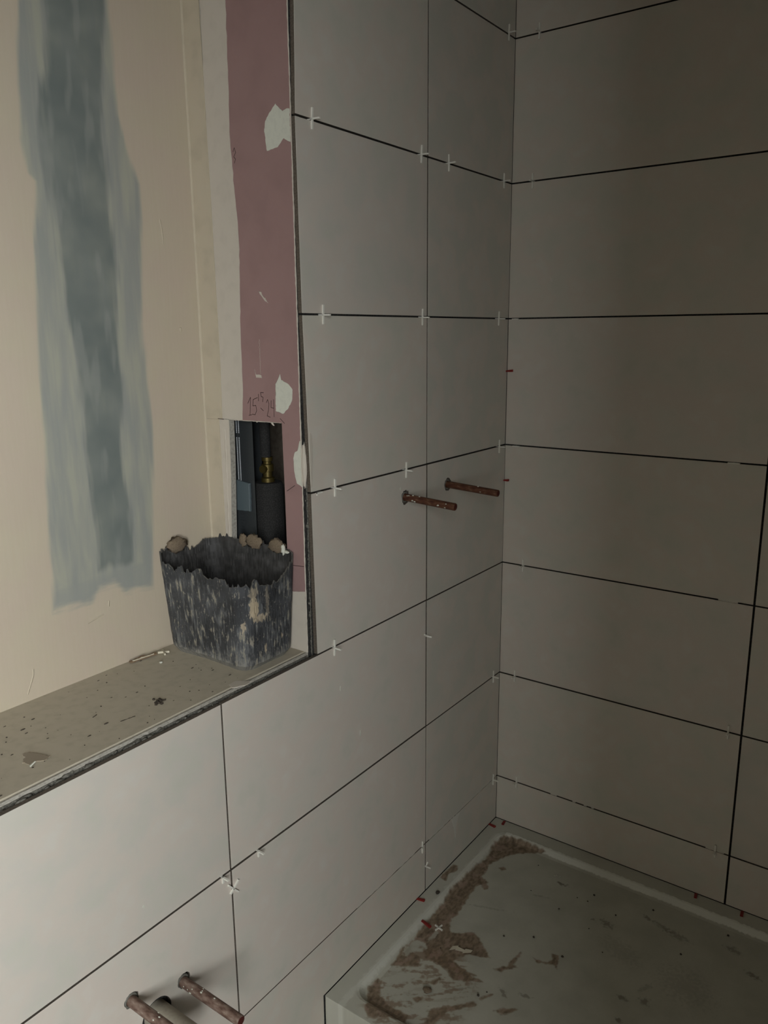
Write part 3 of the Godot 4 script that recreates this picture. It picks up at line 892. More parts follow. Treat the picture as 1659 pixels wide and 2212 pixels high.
func tray_texture() -> ImageTexture:
	var wide := 960
	var high := 586
	var img := Image.create(wide, high, false, Image.FORMAT_RGB8)
	var n := FastNoiseLite.new()
	n.seed = 77
	n.frequency = 1.0
	n.fractal_octaves = 4
	var dust := Color(0.735, 0.73, 0.67)
	var clean := Color(0.83, 0.83, 0.78)
	var brown := Color(0.485, 0.415, 0.335)
	for py in high:
		var z := TRAY_D * (py + 0.5) / high
		for px in wide:
			var x := TRAY_W * (px + 0.5) / wide
			var cloud := n.get_noise_2d(x * 9.0, z * 9.0)
			var c := dust.lerp(Color(0.69, 0.685, 0.625), clampf(0.4 + cloud, 0, 1))
			c = c.lightened(0.03 * n.get_noise_2d(x * 120.0, z * 120.0))
			# rim: cleaner; a wiped light line along its inner edge
			var rim := minf(x - 0.048, z - 0.040)
			if rim < 0.0:
				c = c.lerp(Color(0.76, 0.755, 0.70), 0.6)
			var line := 0.0075 - absf(z - 0.049 - 0.002 * n.get_noise_2d(x * 30.0, 3.0))
			if x > 0.055 and line > -0.003:
				c = c.lerp(clean, smoothstep(-0.0012, 0.0012, line + 0.003 * n.get_noise_2d(x * 90.0, z * 90.0)))
			line = 0.007 - absf(x - 0.040 - 0.003 * n.get_noise_2d(z * 30.0, 8.0))
			if z > 0.06 and line > -0.003:
				c = c.lerp(clean, 0.45 * smoothstep(-0.002, 0.002, line + 0.006 * n.get_noise_2d(x * 60.0, z * 60.0)))
			img.set_pixel(px, py, c)
	var stains := [
		[0.0440, 0.0894, 0.0511, 0.0558, 0.0705, 0.0482, 0.1054, 0.0460, 0.1374, 0.0472, 0.1739, 0.0511, 0.1400, 0.0670, 0.1068, 0.0957, 0.0897, 0.1185, 0.0792, 0.1473, 0.0712, 0.1740, 0.0768, 0.1960, 0.0777, 0.2207, 0.0987, 0.2309, 0.1112, 0.2513, 0.1045, 0.2585, 0.0902, 0.2491, 0.0823, 0.2571, 0.0851, 0.2839, 0.0891, 0.3231, 0.0949, 0.3640, 0.0914, 0.3883, 0.0963, 0.4063, 0.1127, 0.4241, 0.1299, 0.4141, 0.1536, 0.3955, 0.1720, 0.4031, 0.1907, 0.4220, 0.2196, 0.4404, 0.2025, 0.4486, 0.1778, 0.4583, 0.1652, 0.4747, 0.1578, 0.4951, 0.1792, 0.4988, 0.2178, 0.5008, 0.1882, 0.5144, 0.1556, 0.5190, 0.1266, 0.5170, 0.1040, 0.5214, 0.0926, 0.4946, 0.0816, 0.4865, 0.0642, 0.4867, 0.0559, 0.4965, 0.0499, 0.4556, 0.0497, 0.4131, 0.0500, 0.3596, 0.0431, 0.3228, 0.0444, 0.2884, 0.0455, 0.2162, 0.0479, 0.1916, 0.0537, 0.1651, 0.0486, 0.1198],
		[0.0901, 0.5094, 0.0935, 0.4924, 0.1338, 0.4884, 0.1654, 0.4948, 0.2046, 0.5041, 0.2358, 0.5068, 0.2019, 0.5283, 0.1844, 0.5384, 0.1582, 0.5230, 0.1245, 0.5188],
		[0.0502, 0.5422, 0.0516, 0.5119, 0.0548, 0.4946, 0.0703, 0.5233, 0.0937, 0.5261, 0.1060, 0.5504, 0.0783, 0.5675, 0.0556, 0.5788],
		[0.0534, 0.6236, 0.0648, 0.6245, 0.0705, 0.6424, 0.0852, 0.6578, 0.1109, 0.6648, 0.1408, 0.6642, 0.1553, 0.6660, 0.1648, 0.6849, 0.1310, 0.7028, 0.0980, 0.7221, 0.0778, 0.7043, 0.0809, 0.6899, 0.0625, 0.6737, 0.0508, 0.6519],
		[0.1819, 0.6312, 0.1982, 0.6157, 0.2211, 0.5894, 0.2434, 0.5613, 0.2544, 0.5640, 0.2303, 0.5940, 0.2133, 0.6193, 0.2082, 0.6525, 0.1927, 0.6633, 0.1885, 0.6467],
		[0.2516, 0.5473, 0.2543, 0.5348, 0.2673, 0.5236, 0.2660, 0.5329, 0.2578, 0.5471],
		[0.2877, 0.5561, 0.2940, 0.5444, 0.3249, 0.5267, 0.3159, 0.5452, 0.3039, 0.5576],
		[0.2381, 0.4623, 0.2587, 0.4386, 0.2580, 0.4110, 0.2648, 0.3845, 0.2685, 0.3988, 0.2667, 0.4284, 0.2782, 0.4319, 0.2606, 0.4488, 0.2554, 0.4639],
		[0.2902, 0.3860, 0.3021, 0.3872, 0.3248, 0.3807, 0.3289, 0.3684, 0.3204, 0.3528, 0.3351, 0.3497, 0.3406, 0.3625, 0.3471, 0.3882, 0.3356, 0.3801, 0.3059, 0.3953],
		[0.1495, 0.5695, 0.1540, 0.5441, 0.1669, 0.5484, 0.1589, 0.5629, 0.1599, 0.5753],
		[0.1402, 0.6234, 0.1499, 0.6124, 0.1665, 0.6174, 0.1546, 0.6299],
		[0.096, 0.170, 0.104, 0.159, 0.113, 0.163, 0.108, 0.174],
		[0.004, 0.30, 0.004, 0.235, 0.018, 0.235, 0.024, 0.25, 0.016, 0.275, 0.022, 0.30]]
	# [x, z, long, wide, turn, strength]: faint grey rubs
	var rubs := [[0.387, 0.2008, 0.018, 0.011, 0.3, 0.7], [0.357, 0.205, 0.006, 0.004, 0.0, 0.8], [0.4568, 0.1295, 0.014, 0.006, 0.5, 0.8], [0.4939, 0.1392, 0.03, 0.008, 0.35, 0.5], [0.5268, 0.1465, 0.03, 0.012, 0.2, 0.5], [0.6377, 0.1188, 0.02, 0.01, 0.2, 0.6], [0.6876, 0.1698, 0.016, 0.008, 0.3, 0.8], [0.4848, 0.3812, 0.012, 0.007, 0.0, 0.8], [0.524, 0.3641, 0.012, 0.012, 0.0, 0.7], [0.515, 0.33, 0.008, 0.02, 0.4, 0.35], [0.4973, 0.437, 0.008, 0.006, 0.0, 0.9], [0.2823, 0.5067, 0.016, 0.006, 0.6, 0.7], [0.3232, 0.4886, 0.018, 0.005, -0.2, 0.7], [0.2482, 0.1338, 0.012, 0.005, 0.2, 1.1], [0.262, 0.131, 0.008, 0.006, 0.2, 0.5], [0.141, 0.3095, 0.05, 0.004, -0.35, 0.3], [0.226, 0.203, 0.02, 0.004, -0.3, 0.35], [0.44, 0.26, 0.05, 0.03, 0.4, 0.2], [0.58, 0.28, 0.06, 0.05, 0.2, 0.22], [0.205, 0.55, 0.03, 0.004, -0.7, 0.5]]
	for r in rubs:
		var x0 := int((r[0] - 0.08) / TRAY_W * wide)
		var x1 := int((r[0] + 0.08) / TRAY_W * wide)
		var y0 := int((r[1] - 0.08) / TRAY_D * high)
		var y1 := int((r[1] + 0.08) / TRAY_D * high)
		for py in range(maxi(0, y0), mini(high, y1)):
			for px in range(maxi(0, x0), mini(wide, x1)):
				var d := Vector2(TRAY_W * (px + 0.5) / wide - r[0], TRAY_D * (py + 0.5) / high - r[1]).rotated(-r[4])
				var k := 1.0 - sqrt(pow(d.x / r[2], 2.0) + pow(d.y / r[3], 2.0))
				k += 0.9 * n.get_noise_2d(px * 0.12, py * 0.12) + 0.3 * n.get_noise_2d(px * 0.5, py * 0.5)
				if k > 0.0:
					img.set_pixel(px, py, img.get_pixel(px, py).lerp(Color(0.46, 0.435, 0.38), minf(1.0, k * 1.6) * r[5] * 0.8))
	# a thin brown film rubbed over the corner nearest the basin
	for py in range(int(0.42 / TRAY_D * high), int(0.728 / TRAY_D * high)):
		for px in range(int(0.04 / TRAY_W * wide), int(0.30 / TRAY_W * wide)):
			var x := TRAY_W * (px + 0.5) / wide
			var z := TRAY_D * (py + 0.5) / high
			var e := 1.0 - Vector2((x - 0.14) / 0.12, (z - 0.60) / 0.15).length()
			var swirl := n.get_noise_2d((x * 0.8 - z * 0.6) * 16.0, (x * 0.6 + z * 0.8) * 48.0 + 20.0) + 0.4 * n.get_noise_2d(x * 70.0, z * 70.0)
			var k := smoothstep(0.0, 0.25, e) * smoothstep(-0.05, 0.35, swirl) * smoothstep(0.052, 0.066, x)
			if k > 0.0:
				img.set_pixel(px, py, img.get_pixel(px, py).lerp(Color(0.545, 0.475, 0.40), 0.8 * k))
	for s in stains:
		var poly := pairs(s)
		var lo := poly[0]
		var hi := poly[0]
		for p in poly:
			lo = lo.min(p)
			hi = hi.max(p)
		for py in range(maxi(0, int((lo.y - 0.01) / TRAY_D * high)), mini(high, int((hi.y + 0.01) / TRAY_D * high))):
			for px in range(maxi(0, int((lo.x - 0.01) / TRAY_W * wide)), mini(wide, int((hi.x + 0.01) / TRAY_W * wide))):
				var p := Vector2(TRAY_W * (px + 0.5) / wide, TRAY_D * (py + 0.5) / high)
				var e := near_poly(p, poly) + 0.0045 * n.get_noise_2d(p.x * 45.0, p.y * 45.0)
				var k := smoothstep(-0.0025, 0.0035, e)
				if k <= 0.0:
					continue
				var grain := n.get_noise_2d(p.x * 90.0 + 50.0, p.y * 50.0)
				var pale := smoothstep(0.12, 0.4, n.get_noise_2d(p.x * 28.0 + 11.0, p.y * 22.0))
				var tone := brown.darkened(clampf(0.25 * grain, -0.1, 0.3))
				tone = tone.lerp(Color(0.60, 0.51, 0.445), clampf(pale, 0, 1) * 0.8)
				img.set_pixel(px, py, img.get_pixel(px, py).lerp(tone, k * (0.88 + 0.2 * grain)))
	# pale strokes a cloth or a trowel left across the stain
	for w in [[0.065, 0.515, 0.013, 0.03, 0.1], [0.085, 0.598, 0.045, 0.022, -0.6], [0.135, 0.60, 0.05, 0.012, -0.75], [0.105, 0.635, 0.04, 0.010, 0.35], [0.19, 0.60, 0.07, 0.010, -0.75], [0.085, 0.455, 0.006, 0.022, 0.0], [0.175, 0.66, 0.006, 0.03, 0.3]]:
		for py in range(maxi(0, int((w[1] - 0.09) / TRAY_D * high)), mini(high, int((w[1] + 0.09) / TRAY_D * high))):
			for px in range(maxi(0, int((w[0] - 0.09) / TRAY_W * wide)), mini(wide, int((w[0] + 0.09) / TRAY_W * wide))):
				var d := Vector2(TRAY_W * (px + 0.5) / wide - w[0], TRAY_D * (py + 0.5) / high - w[1]).rotated(-w[4])
				var k := 1.0 - sqrt(pow(d.x / w[2], 2.0) + pow(d.y / w[3], 2.0)) + 0.5 * n.get_noise_2d(px * 0.1, py * 0.1)
				if k > 0.0:
					img.set_pixel(px, py, img.get_pixel(px, py).lerp(Color(0.715, 0.71, 0.65), minf(1.0, k * 3.0) * 0.75))
	return ImageTexture.create_from_image(img)


func ring(x0: float, z0: float, x1: float, z1: float, r: float, y: float) -> PackedVector3Array:
	var out := PackedVector3Array()
	var mids := [Vector2(x1 - r, z1 - r), Vector2(x0 + r, z1 - r), Vector2(x0 + r, z0 + r), Vector2(x1 - r, z0 + r)]
	for c in 4:
		for k in 9:
			var a := PI / 2 * (c + k / 8.0)
			out.append(Vector3(mids[c].x + cos(a) * r, y, mids[c].y + sin(a) * r))
	return out


func build_tray() -> void:
	var t := thing("shower_tray", "dusty white shower tray with brown mortar stains", "shower tray", Vector3(0.0005, 0, 0.0005))
	var w := TRAY_W
	var d := TRAY_D
	var rings := [
		ring(0.0, 0.0, w, d, 0.004, 0.0), ring(0.0, 0.0, w, d, 0.004, RIM_Y - 0.0012), ring(0.0003, 0.0003, w - 0.0003, d - 0.0003, 0.004, RIM_Y - 0.0003), ring(0.0012, 0.0012, w - 0.0012, d - 0.0012, 0.004, RIM_Y),
		ring(0.036, 0.041, w - 0.04, d - 0.034, 0.034, RIM_Y), ring(0.041, 0.046, w - 0.045, d - 0.039, 0.034, RIM_Y - 0.0015), ring(0.046, 0.052, w - 0.05, d - 0.044, 0.034, RIM_Y - 0.007), ring(0.050, 0.056, w - 0.054, d - 0.048, 0.033, RIM_Y - 0.011), ring(0.058, 0.064, w - 0.062, d - 0.056, 0.028, RIM_Y - 0.0135)]
	var st := begin()
	var count: int = rings[0].size()
	for i in rings.size() - 1:
		for k in count:
			var j := (k + 1) % count
			var a: Vector3 = rings[i][k]
			var b: Vector3 = rings[i][j]
			var c: Vector3 = rings[i + 1][j]
			var e: Vector3 = rings[i + 1][k]
			var n := (b - a).cross(e - a)
			if n.length() < 1e-12:
				n = (c - b).cross(e - b)
			n = n.normalized()
			if i >= 3 and n.y < 0.0 or i < 3 and n.dot(a - Vector3(w / 2, RIM_Y, d / 2)) < 0.0:
				n = -n
			quad(st, a, b, c, e, n, Vector2(a.x / w, a.z / d), Vector2(b.x / w, b.z / d), Vector2(c.x / w, c.z / d), Vector2(e.x / w, e.z / d))
	var last: PackedVector3Array = rings[-1]
	var mid := Vector3(w * 0.5, RIM_Y - 0.0137, d * 0.5)
	for k in count:
		var a := last[k]
		var b := last[(k + 1) % count]
		tri(st, a, b, mid, Vector3.UP, Vector2(a.x / w, a.z / d), Vector2(b.x / w, b.z / d), Vector2(0.5, 0.5))
	var m := plain(Color.WHITE, 0.6)
	m.metallic_specular = 0.4
	m.albedo_texture = tray_texture()
	m.texture_repeat = false
	part("basin", st, m, t)


# ---------------------------------------------------------------- the bucket

func bucket_material() -> StandardMaterial3D:
	var wide := 1000
	var high := 280
	var img := Image.create(wide, high, false, Image.FORMAT_RGB8)
	var n := FastNoiseLite.new()
	n.seed = 12
	n.frequency = 1.0
	n.fractal_octaves = 3
	var base := Color(0.30, 0.305, 0.31)
	for py in high:
		var v := 1.0 - (py + 0.5) / high          # 0 at the foot, 1 at the rim
		for px in wide:
			var s := 0.69 * (px + 0.5) / wide     # metres round the bucket
			var y := 0.2 * v
			var streak := n.get_noise_2d(s * 120.0, y * 22.0)
			var blot := n.get_noise_2d(s * 42.0 + 30.0, y * 30.0)
			var fleck := n.get_noise_2d(s * 260.0 + 9.0, y * 130.0)
			var wash := n.get_noise_2d(s * 18.0 + 70.0, y * 14.0)
			var c := base.darkened(0.30 * clampf(0.5 + n.get_noise_2d(s * 12.0, y * 14.0), 0, 1))
			c = c.lerp(Color(0.42, 0.425, 0.42), 0.8 * smoothstep(0.0, 0.45, streak * 0.7 + wash * 0.7 + 0.12 * fleck))
			c = c.lerp(Color(0.58, 0.555, 0.485), 0.75 * smoothstep(0.28, 0.5, streak * 0.75 + blot * 0.55 + wash * 0.25 + 0.15 * fleck))
			c = c.lerp(Color(0.66, 0.64, 0.58), 0.6 * smoothstep(0.46, 0.58, fleck + 0.25 * blot))
			# the corner's mortar splat, a smaller one beside it, a run below, and the dirty foot
			for q in [[0.214, 0.112, 0.013, 0.022, 1.0], [0.190, 0.085, 0.007, 0.011, 0.8], [0.224, 0.094, 0.016, 0.009, 0.8], [0.214, 0.140, 0.014, 0.010, 0.6], [0.246, 0.118, 0.005, 0.03, 0.45], [0.240, 0.034, 0.004, 0.012, 0.9], [0.285, 0.045, 0.003, 0.007, 0.8]]:
				var e := 1.0 - sqrt(pow((s - q[0]) / q[2], 2.0) + pow((y - q[1]) / q[3], 2.0)) + 0.55 * blot + 0.5 * fleck
				if e > 0.0:
					c = c.lerp(Color(0.70, 0.64, 0.54), smoothstep(0.0, 0.3, e) * q[4])
			var foot := smoothstep(0.030, 0.004, y + 0.020 * blot + 0.010 * fleck)
			c = c.lerp(Color(0.58, 0.57, 0.53), 0.75 * foot)
			img.set_pixel(px, py, c)
	var m := plain(Color.WHITE, 0.62)
	m.albedo_texture = ImageTexture.create_from_image(img)
	m.metallic_specular = 0.35
	return m


# a point round the bucket: u 0..1 from the back corner along the side away from the pink board, over the front, back along the board
func bucket_at(u: float, t: float) -> Vector3:
	# footprint at the foot and at the rim level (t = 1 is 0.17 m up)
	var lo := [-0.238, -0.034, 0.7425, 0.8655]
	var hi := [-0.2455, -0.0275, 0.7345, 0.8765]
	var x0: float = lerpf(lo[0], hi[0], t)
	var x1: float = lerpf(lo[1], hi[1], t)
	var z0: float = lerpf(lo[2], hi[2], t)
	var z1: float = lerpf(lo[3], hi[3], t)
	var r := 0.026
	var lx := x1 - x0 - 2 * r
	var lz := z1 - z0 - 2 * r
	var arc := PI / 2 * r
	var s := u * (2 * lx + 2 * lz + 4 * arc)
	if s < lx:
		return Vector3(x0 + r + s, 0, z1)
	s -= lx
	if s < arc:
		var a := s / r
		return Vector3(x1 - r + sin(a) * r, 0, z1 - r + cos(a) * r)
	s -= arc
	if s < lz:
		return Vector3(x1, 0, z1 - r - s)
	s -= lz
	if s < arc:
		var a := s / r
		return Vector3(x1 - r + cos(a) * r, 0, z0 + r - sin(a) * r)
	s -= arc
	if s < lx:
		return Vector3(x1 - r - s, 0, z0)
	s -= lx
	if s < arc:
		var a := s / r
		return Vector3(x0 + r - sin(a) * r, 0, z0 + r - cos(a) * r)
	s -= arc
	if s < lz:
		return Vector3(x0, 0, z0 + r + s)
	s -= lz
	var b := s / r
	return Vector3(x0 + r - cos(b) * r, 0, z1 - r + sin(b) * r)


func rim_height(p: Vector3) -> float:
	# the torn rim, as heights along the four sides
	var side_a := [[-0.236, 1.0766], [-0.2282, 1.0676], [-0.2175, 1.0737], [-0.2073, 1.0753], [-0.1964, 1.0619], [-0.1791, 1.0758], [-0.1693, 1.0648], [-0.1474, 1.0694], [-0.1361, 1.078], [-0.1244, 1.0791], [-0.1217, 1.0697], [-0.1106, 1.065], [-0.0946, 1.0662], [-0.0898, 1.0695], [-0.0653, 1.0706], [-0.0586, 1.0573], [-0.044, 1.0605]]
	var side_b := [[0.8615, 1.0610], [0.8544, 1.0562], [0.8481, 1.0706], [0.8396, 1.0684], [0.8349, 1.0566], [0.8218, 1.053], [0.7994, 1.0487], [0.7876, 1.0522], [0.7731, 1.061], [0.7631, 1.0703], [0.7487, 1.0760], [0.742, 1.082]]
	var side_c := [[-0.0418, 1.0901], [-0.0526, 1.0930], [-0.0611, 1.0960], [-0.0744, 1.0970], [-0.0918, 1.0963], [-0.0979, 1.0944], [-0.1118, 1.0940], [-0.117, 1.0980], [-0.1285, 1.1000], [-0.1502, 1.0990], [-0.1685, 1.0980], [-0.1751, 1.0945], [-0.1936, 1.0945], [-0.2148, 1.0951], [-0.2316, 1.0909]]
	var side_d := [[0.7385, 1.0886], [0.7617, 1.09], [0.7796, 1.0804], [0.7968, 1.0754], [0.8066, 1.0909], [0.8113, 1.0960], [0.8322, 1.0990], [0.8463, 1.0960], [0.8517, 1.0906], [0.8621, 1.0880], [0.8705, 1.0850]]
	var table: Array
	var key: float
	var dist := [absf(p.z - 0.8765), absf(p.x + 0.0275), absf(p.z - 0.7365), absf(p.x + 0.2455)]
	var which := dist.find(dist.min())
	table = [side_a, side_b, side_c, side_d][which]
	key = p.x if which == 0 or which == 2 else p.z
	var up: bool = table[0][0] < table[-1][0]
	var h: float = table[-1][1]
	for i in table.size():
		var q: Array = table[i]
		if (up and key <= q[0]) or (not up and key >= q[0]):
			h = q[1] if i == 0 else lerpf(table[i - 1][1], q[1], (key - table[i - 1][0]) / (q[0] - table[i - 1][0]))
			break
	# splinters
	var g := wobble.get_noise_2d(p.x * 330.0, p.z * 330.0)
	return h + 0.0024 * g + (0.006 if wobble.get_noise_2d(p.x * 420.0 + 5.0, p.z * 420.0) > 0.5 else 0.0)


func build_bucket() -> void:
	var t := thing("plastic_bucket", "cracked black plastic mortar bucket with a torn rim on the ledge", "bucket", Vector3(0, LEDGE_Y, 0))
	var cols := 260
	var rows := 14
	var outer := begin()
	var inner := begin()
	var lip := begin()
	var grid := []
	var grid_in := []
	for i in cols + 1:
		var u := float(i % cols) / cols
		var top := bucket_at(u, 1.0)
		var h := rim_height(top) - LEDGE_Y
		var col := []
		var col_in := []
		for k in rows + 1:
			var y := h * k / rows
			var p := bucket_at(u, y / 0.17)
			# the foot is rounded
			var tuck := maxf(0.0, 0.012 - y)
			var centre := Vector3(-0.137, 0, 0.804)
			var inward := (centre - p).normalized()
			p += inward * (tuck * tuck / 0.012) * 0.8
			p += inward * 0.0009 * wobble.get_noise_2d(u * 120.0, y * 60.0)
			col.append(p + Vector3.UP * y)
			col_in.append(p + inward * 0.003 + Vector3.UP * maxf(y, 0.004))
		grid.append(col)
		grid_in.append(col_in)
	for i in cols:
		for k in rows:
			var a: Vector3 = grid[i][k]
			var b: Vector3 = grid[i + 1][k]
			var c: Vector3 = grid[i + 1][k + 1]
			var d: Vector3 = grid[i][k + 1]
			var n := (b - a).cross(d - a).normalized()
			var out := a - Vector3(-0.137, a.y, 0.804)
			if n.dot(out) < 0.0:
				n = -n
			var uv := [Vector2(float(i) / cols, 1.0 - a.y / 0.2), Vector2(float(i + 1) / cols, 1.0 - b.y / 0.2), Vector2(float(i + 1) / cols, 1.0 - c.y / 0.2), Vector2(float(i) / cols, 1.0 - d.y / 0.2)]
			quad(outer, a, b, c, d, n, uv[0], uv[1], uv[2], uv[3])
			quad(inner, grid_in[i][k], grid_in[i + 1][k], grid_in[i + 1][k + 1], grid_in[i][k + 1], -n, uv[0], uv[1], uv[2], uv[3])
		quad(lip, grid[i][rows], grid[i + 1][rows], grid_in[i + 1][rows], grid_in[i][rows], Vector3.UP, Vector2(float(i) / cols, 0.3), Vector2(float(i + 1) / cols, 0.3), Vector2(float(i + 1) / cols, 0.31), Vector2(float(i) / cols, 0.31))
	var mid := Vector3(-0.137, 0, 0.804)
	for i in cols:
		tri(outer, grid[i][0], grid[i + 1][0], mid, Vector3.DOWN)
		tri(inner, grid_in[i][0], grid_in[i + 1][0], mid + Vector3.UP * 0.004, Vector3.UP, Vector2(0.5, 0.6), Vector2(0.51, 0.6), Vector2(0.5, 0.62))
	part("shell", outer, M.bucket, t)
	part("torn_rim", lip, mottled(Color(0.50, 0.50, 0.48), 0.35, 20.0, 0.7, 0.04, 52), t)  # worn edge, with the rim highlight painted in as lighter grey
	part("lining", inner, M.bucket_inside, t)
	# dried mortar on the rim
	for l in [[-0.2375, 1.0955, 0.8310, 0.009, 0.0140, 0.0205], [-0.1600, 1.0960, 0.7390, 0.0095, 0.012, 0.005], [-0.1320, 1.0975, 0.7395, 0.019, 0.0125, 0.006], [-0.0745, 1.0970, 0.7400, 0.019, 0.0125, 0.006]]:
		var st := begin()
		lump(st, Vector3(l[0], l[1] - LEDGE_Y, l[2]), Vector3(l[3], l[4], l[5]), 0.45, l[0] * 40.0, 14, 22)
		part("mortar_lump", st, M.mortar, t)
	var st := begin()
	lump(st, Vector3(-0.0570, 1.0935 - LEDGE_Y, 0.7420), Vector3(0.004, 0.010, 0.004), 0.5, 8.0, 8, 10)
	lump(st, Vector3(-0.0500, 1.0900 - LEDGE_Y, 0.7420), Vector3(0.007, 0.003, 0.003), 0.5, 18.0, 6, 8)
	part("plaster_dab", st, M.filler, t)


# ---------------------------------------------------------------- pipes

func pipe_stub(label: String, at: Vector2, long: float, droop: float, r: float, group: String, flecks: int) -> void:
	var t := thing("copper_pipe", label, "pipe", Vector3(0, at.y, at.x), group)
	var dir := Vector3(1, -droop, 0).normalized()
	var st := begin()
	lathe(st, [Vector2(-0.05, r), Vector2(long - 0.002, r), Vector2(long - 0.0006, r - 0.0004), Vector2(long, r - 0.0014)], Vector3.ZERO, dir, 28, 0.14)
	part("tube", st, M.copper_dusty if at.y < 0.9 else M.copper, t)
	st = begin()
	lathe(st, [Vector2(long - 0.0005, 0.0), Vector2(long - 0.0005, r - 0.001)], Vector3.ZERO, -dir * -1.0, 20)
	lathe(st, [Vector2(long, r - 0.0014), Vector2(long + 0.0006, r * 0.5), Vector2(long + 0.0007, 0.0)], Vector3.ZERO, dir, 20)
	part("end_cap", st, M.copper_end, t)
	st = begin()
	# the ring of sealant round the pipe where it leaves the wall
	var prof := []
	for k in 9:
		var a := PI * k / 8.0
		prof.append(Vector2(-0.0030 + 0.0022 * sin(a), r + 0.0018 - 0.0022 * cos(a)))
	lathe(st, prof, Vector3.ZERO, dir, 24)
	part("seal_ring", st, M.seal, t)
	st = begin()
	for i in flecks:
		var s := rng.randf_range(0.004, long - 0.01)
		var a := rng.randf_range(-0.6, 2.4)
		var side := Vector3(0, sin(a), cos(a)) * (r - 0.0002)
		var k := rng.randf_range(0.0008, 0.0017)
		lump(st, dir * s + side, Vector3(k * 1.6, k, k), 0.4, i * 3.0, 5, 7)
	part("plaster_flecks", st, M.filler, t).set_meta("kind", "stuff")


func build_pipes() -> void:
	pipe_stub("bare copper shower pipe stub next to the tiled room corner", PIPE_A, 0.125, 0.055, 0.0076, "copper pipe stubs in the tiled wall", 2)
	pipe_stub("plaster-flecked copper shower pipe stub beside a vertical tile joint", PIPE_B, 0.118, 0.055, 0.0076, "copper pipe stubs in the tiled wall", 10)
	pipe_stub("stained copper basin pipe stub between drain and vertical tile joint", PIPE_C, 0.128, 0.0, 0.0082, "copper pipe stubs in the tiled wall", 8)
	pipe_stub("stained copper basin pipe stub below the ledge, above the drain pipe", PIPE_D, 0.135, 0.0, 0.0082, "copper pipe stubs in the tiled wall", 6)
	var t := thing("drain_pipe", "pale grey plastic drain pipe between two basin pipe stubs", "pipe", Vector3(0, DRAIN.y, DRAIN.x))
	var st := begin()
	lathe(st, [Vector2(-0.05, 0.0205), Vector2(0.075, 0.0205), Vector2(0.076, 0.0195), Vector2(0.076, 0.0185), Vector2(0.03, 0.018)], Vector3(0, -0.004, -0.003), Vector3(1, 0, 0), 36)
	part("tube", st, M.drain, t)
	st = begin()
	lathe(st, [Vector2(0.03, 0.018), Vector2(0.03, 0.0)], Vector3(0, -0.004, -0.003), Vector3(1, 0, 0), 36)
	part("plug", st, M.dark_plastic, t)


# ---------------------------------------------------------------- tile spacers

func spacer_mesh(arms: Array) -> ArrayMesh:
	# lies in the local x (out of the wall) / y (along the wall) plane; arms as [dx, dy, length]
	var st := begin()
	var w := 0.0013
	box(st, Vector3(-w, -w, -w * 1.3), Vector3(w, w, w * 1.3))
	for a in arms:
		var d := Vector3(a[0], a[1], 0)
		var e: Vector3 = d * a[2]
		var lo := Vector3(minf(0, e.x), minf(0, e.y), 0) - Vector3(w if a[0] == 0 else 0.0, w if a[1] == 0 else 0.0, w * 1.3)
		var hi := Vector3(maxf(0, e.x), maxf(0, e.y), 0) + Vector3(w if a[0] == 0 else 0.0, w if a[1] == 0 else 0.0, w * 1.3)
		box(st, lo, hi)
	return st.commit()


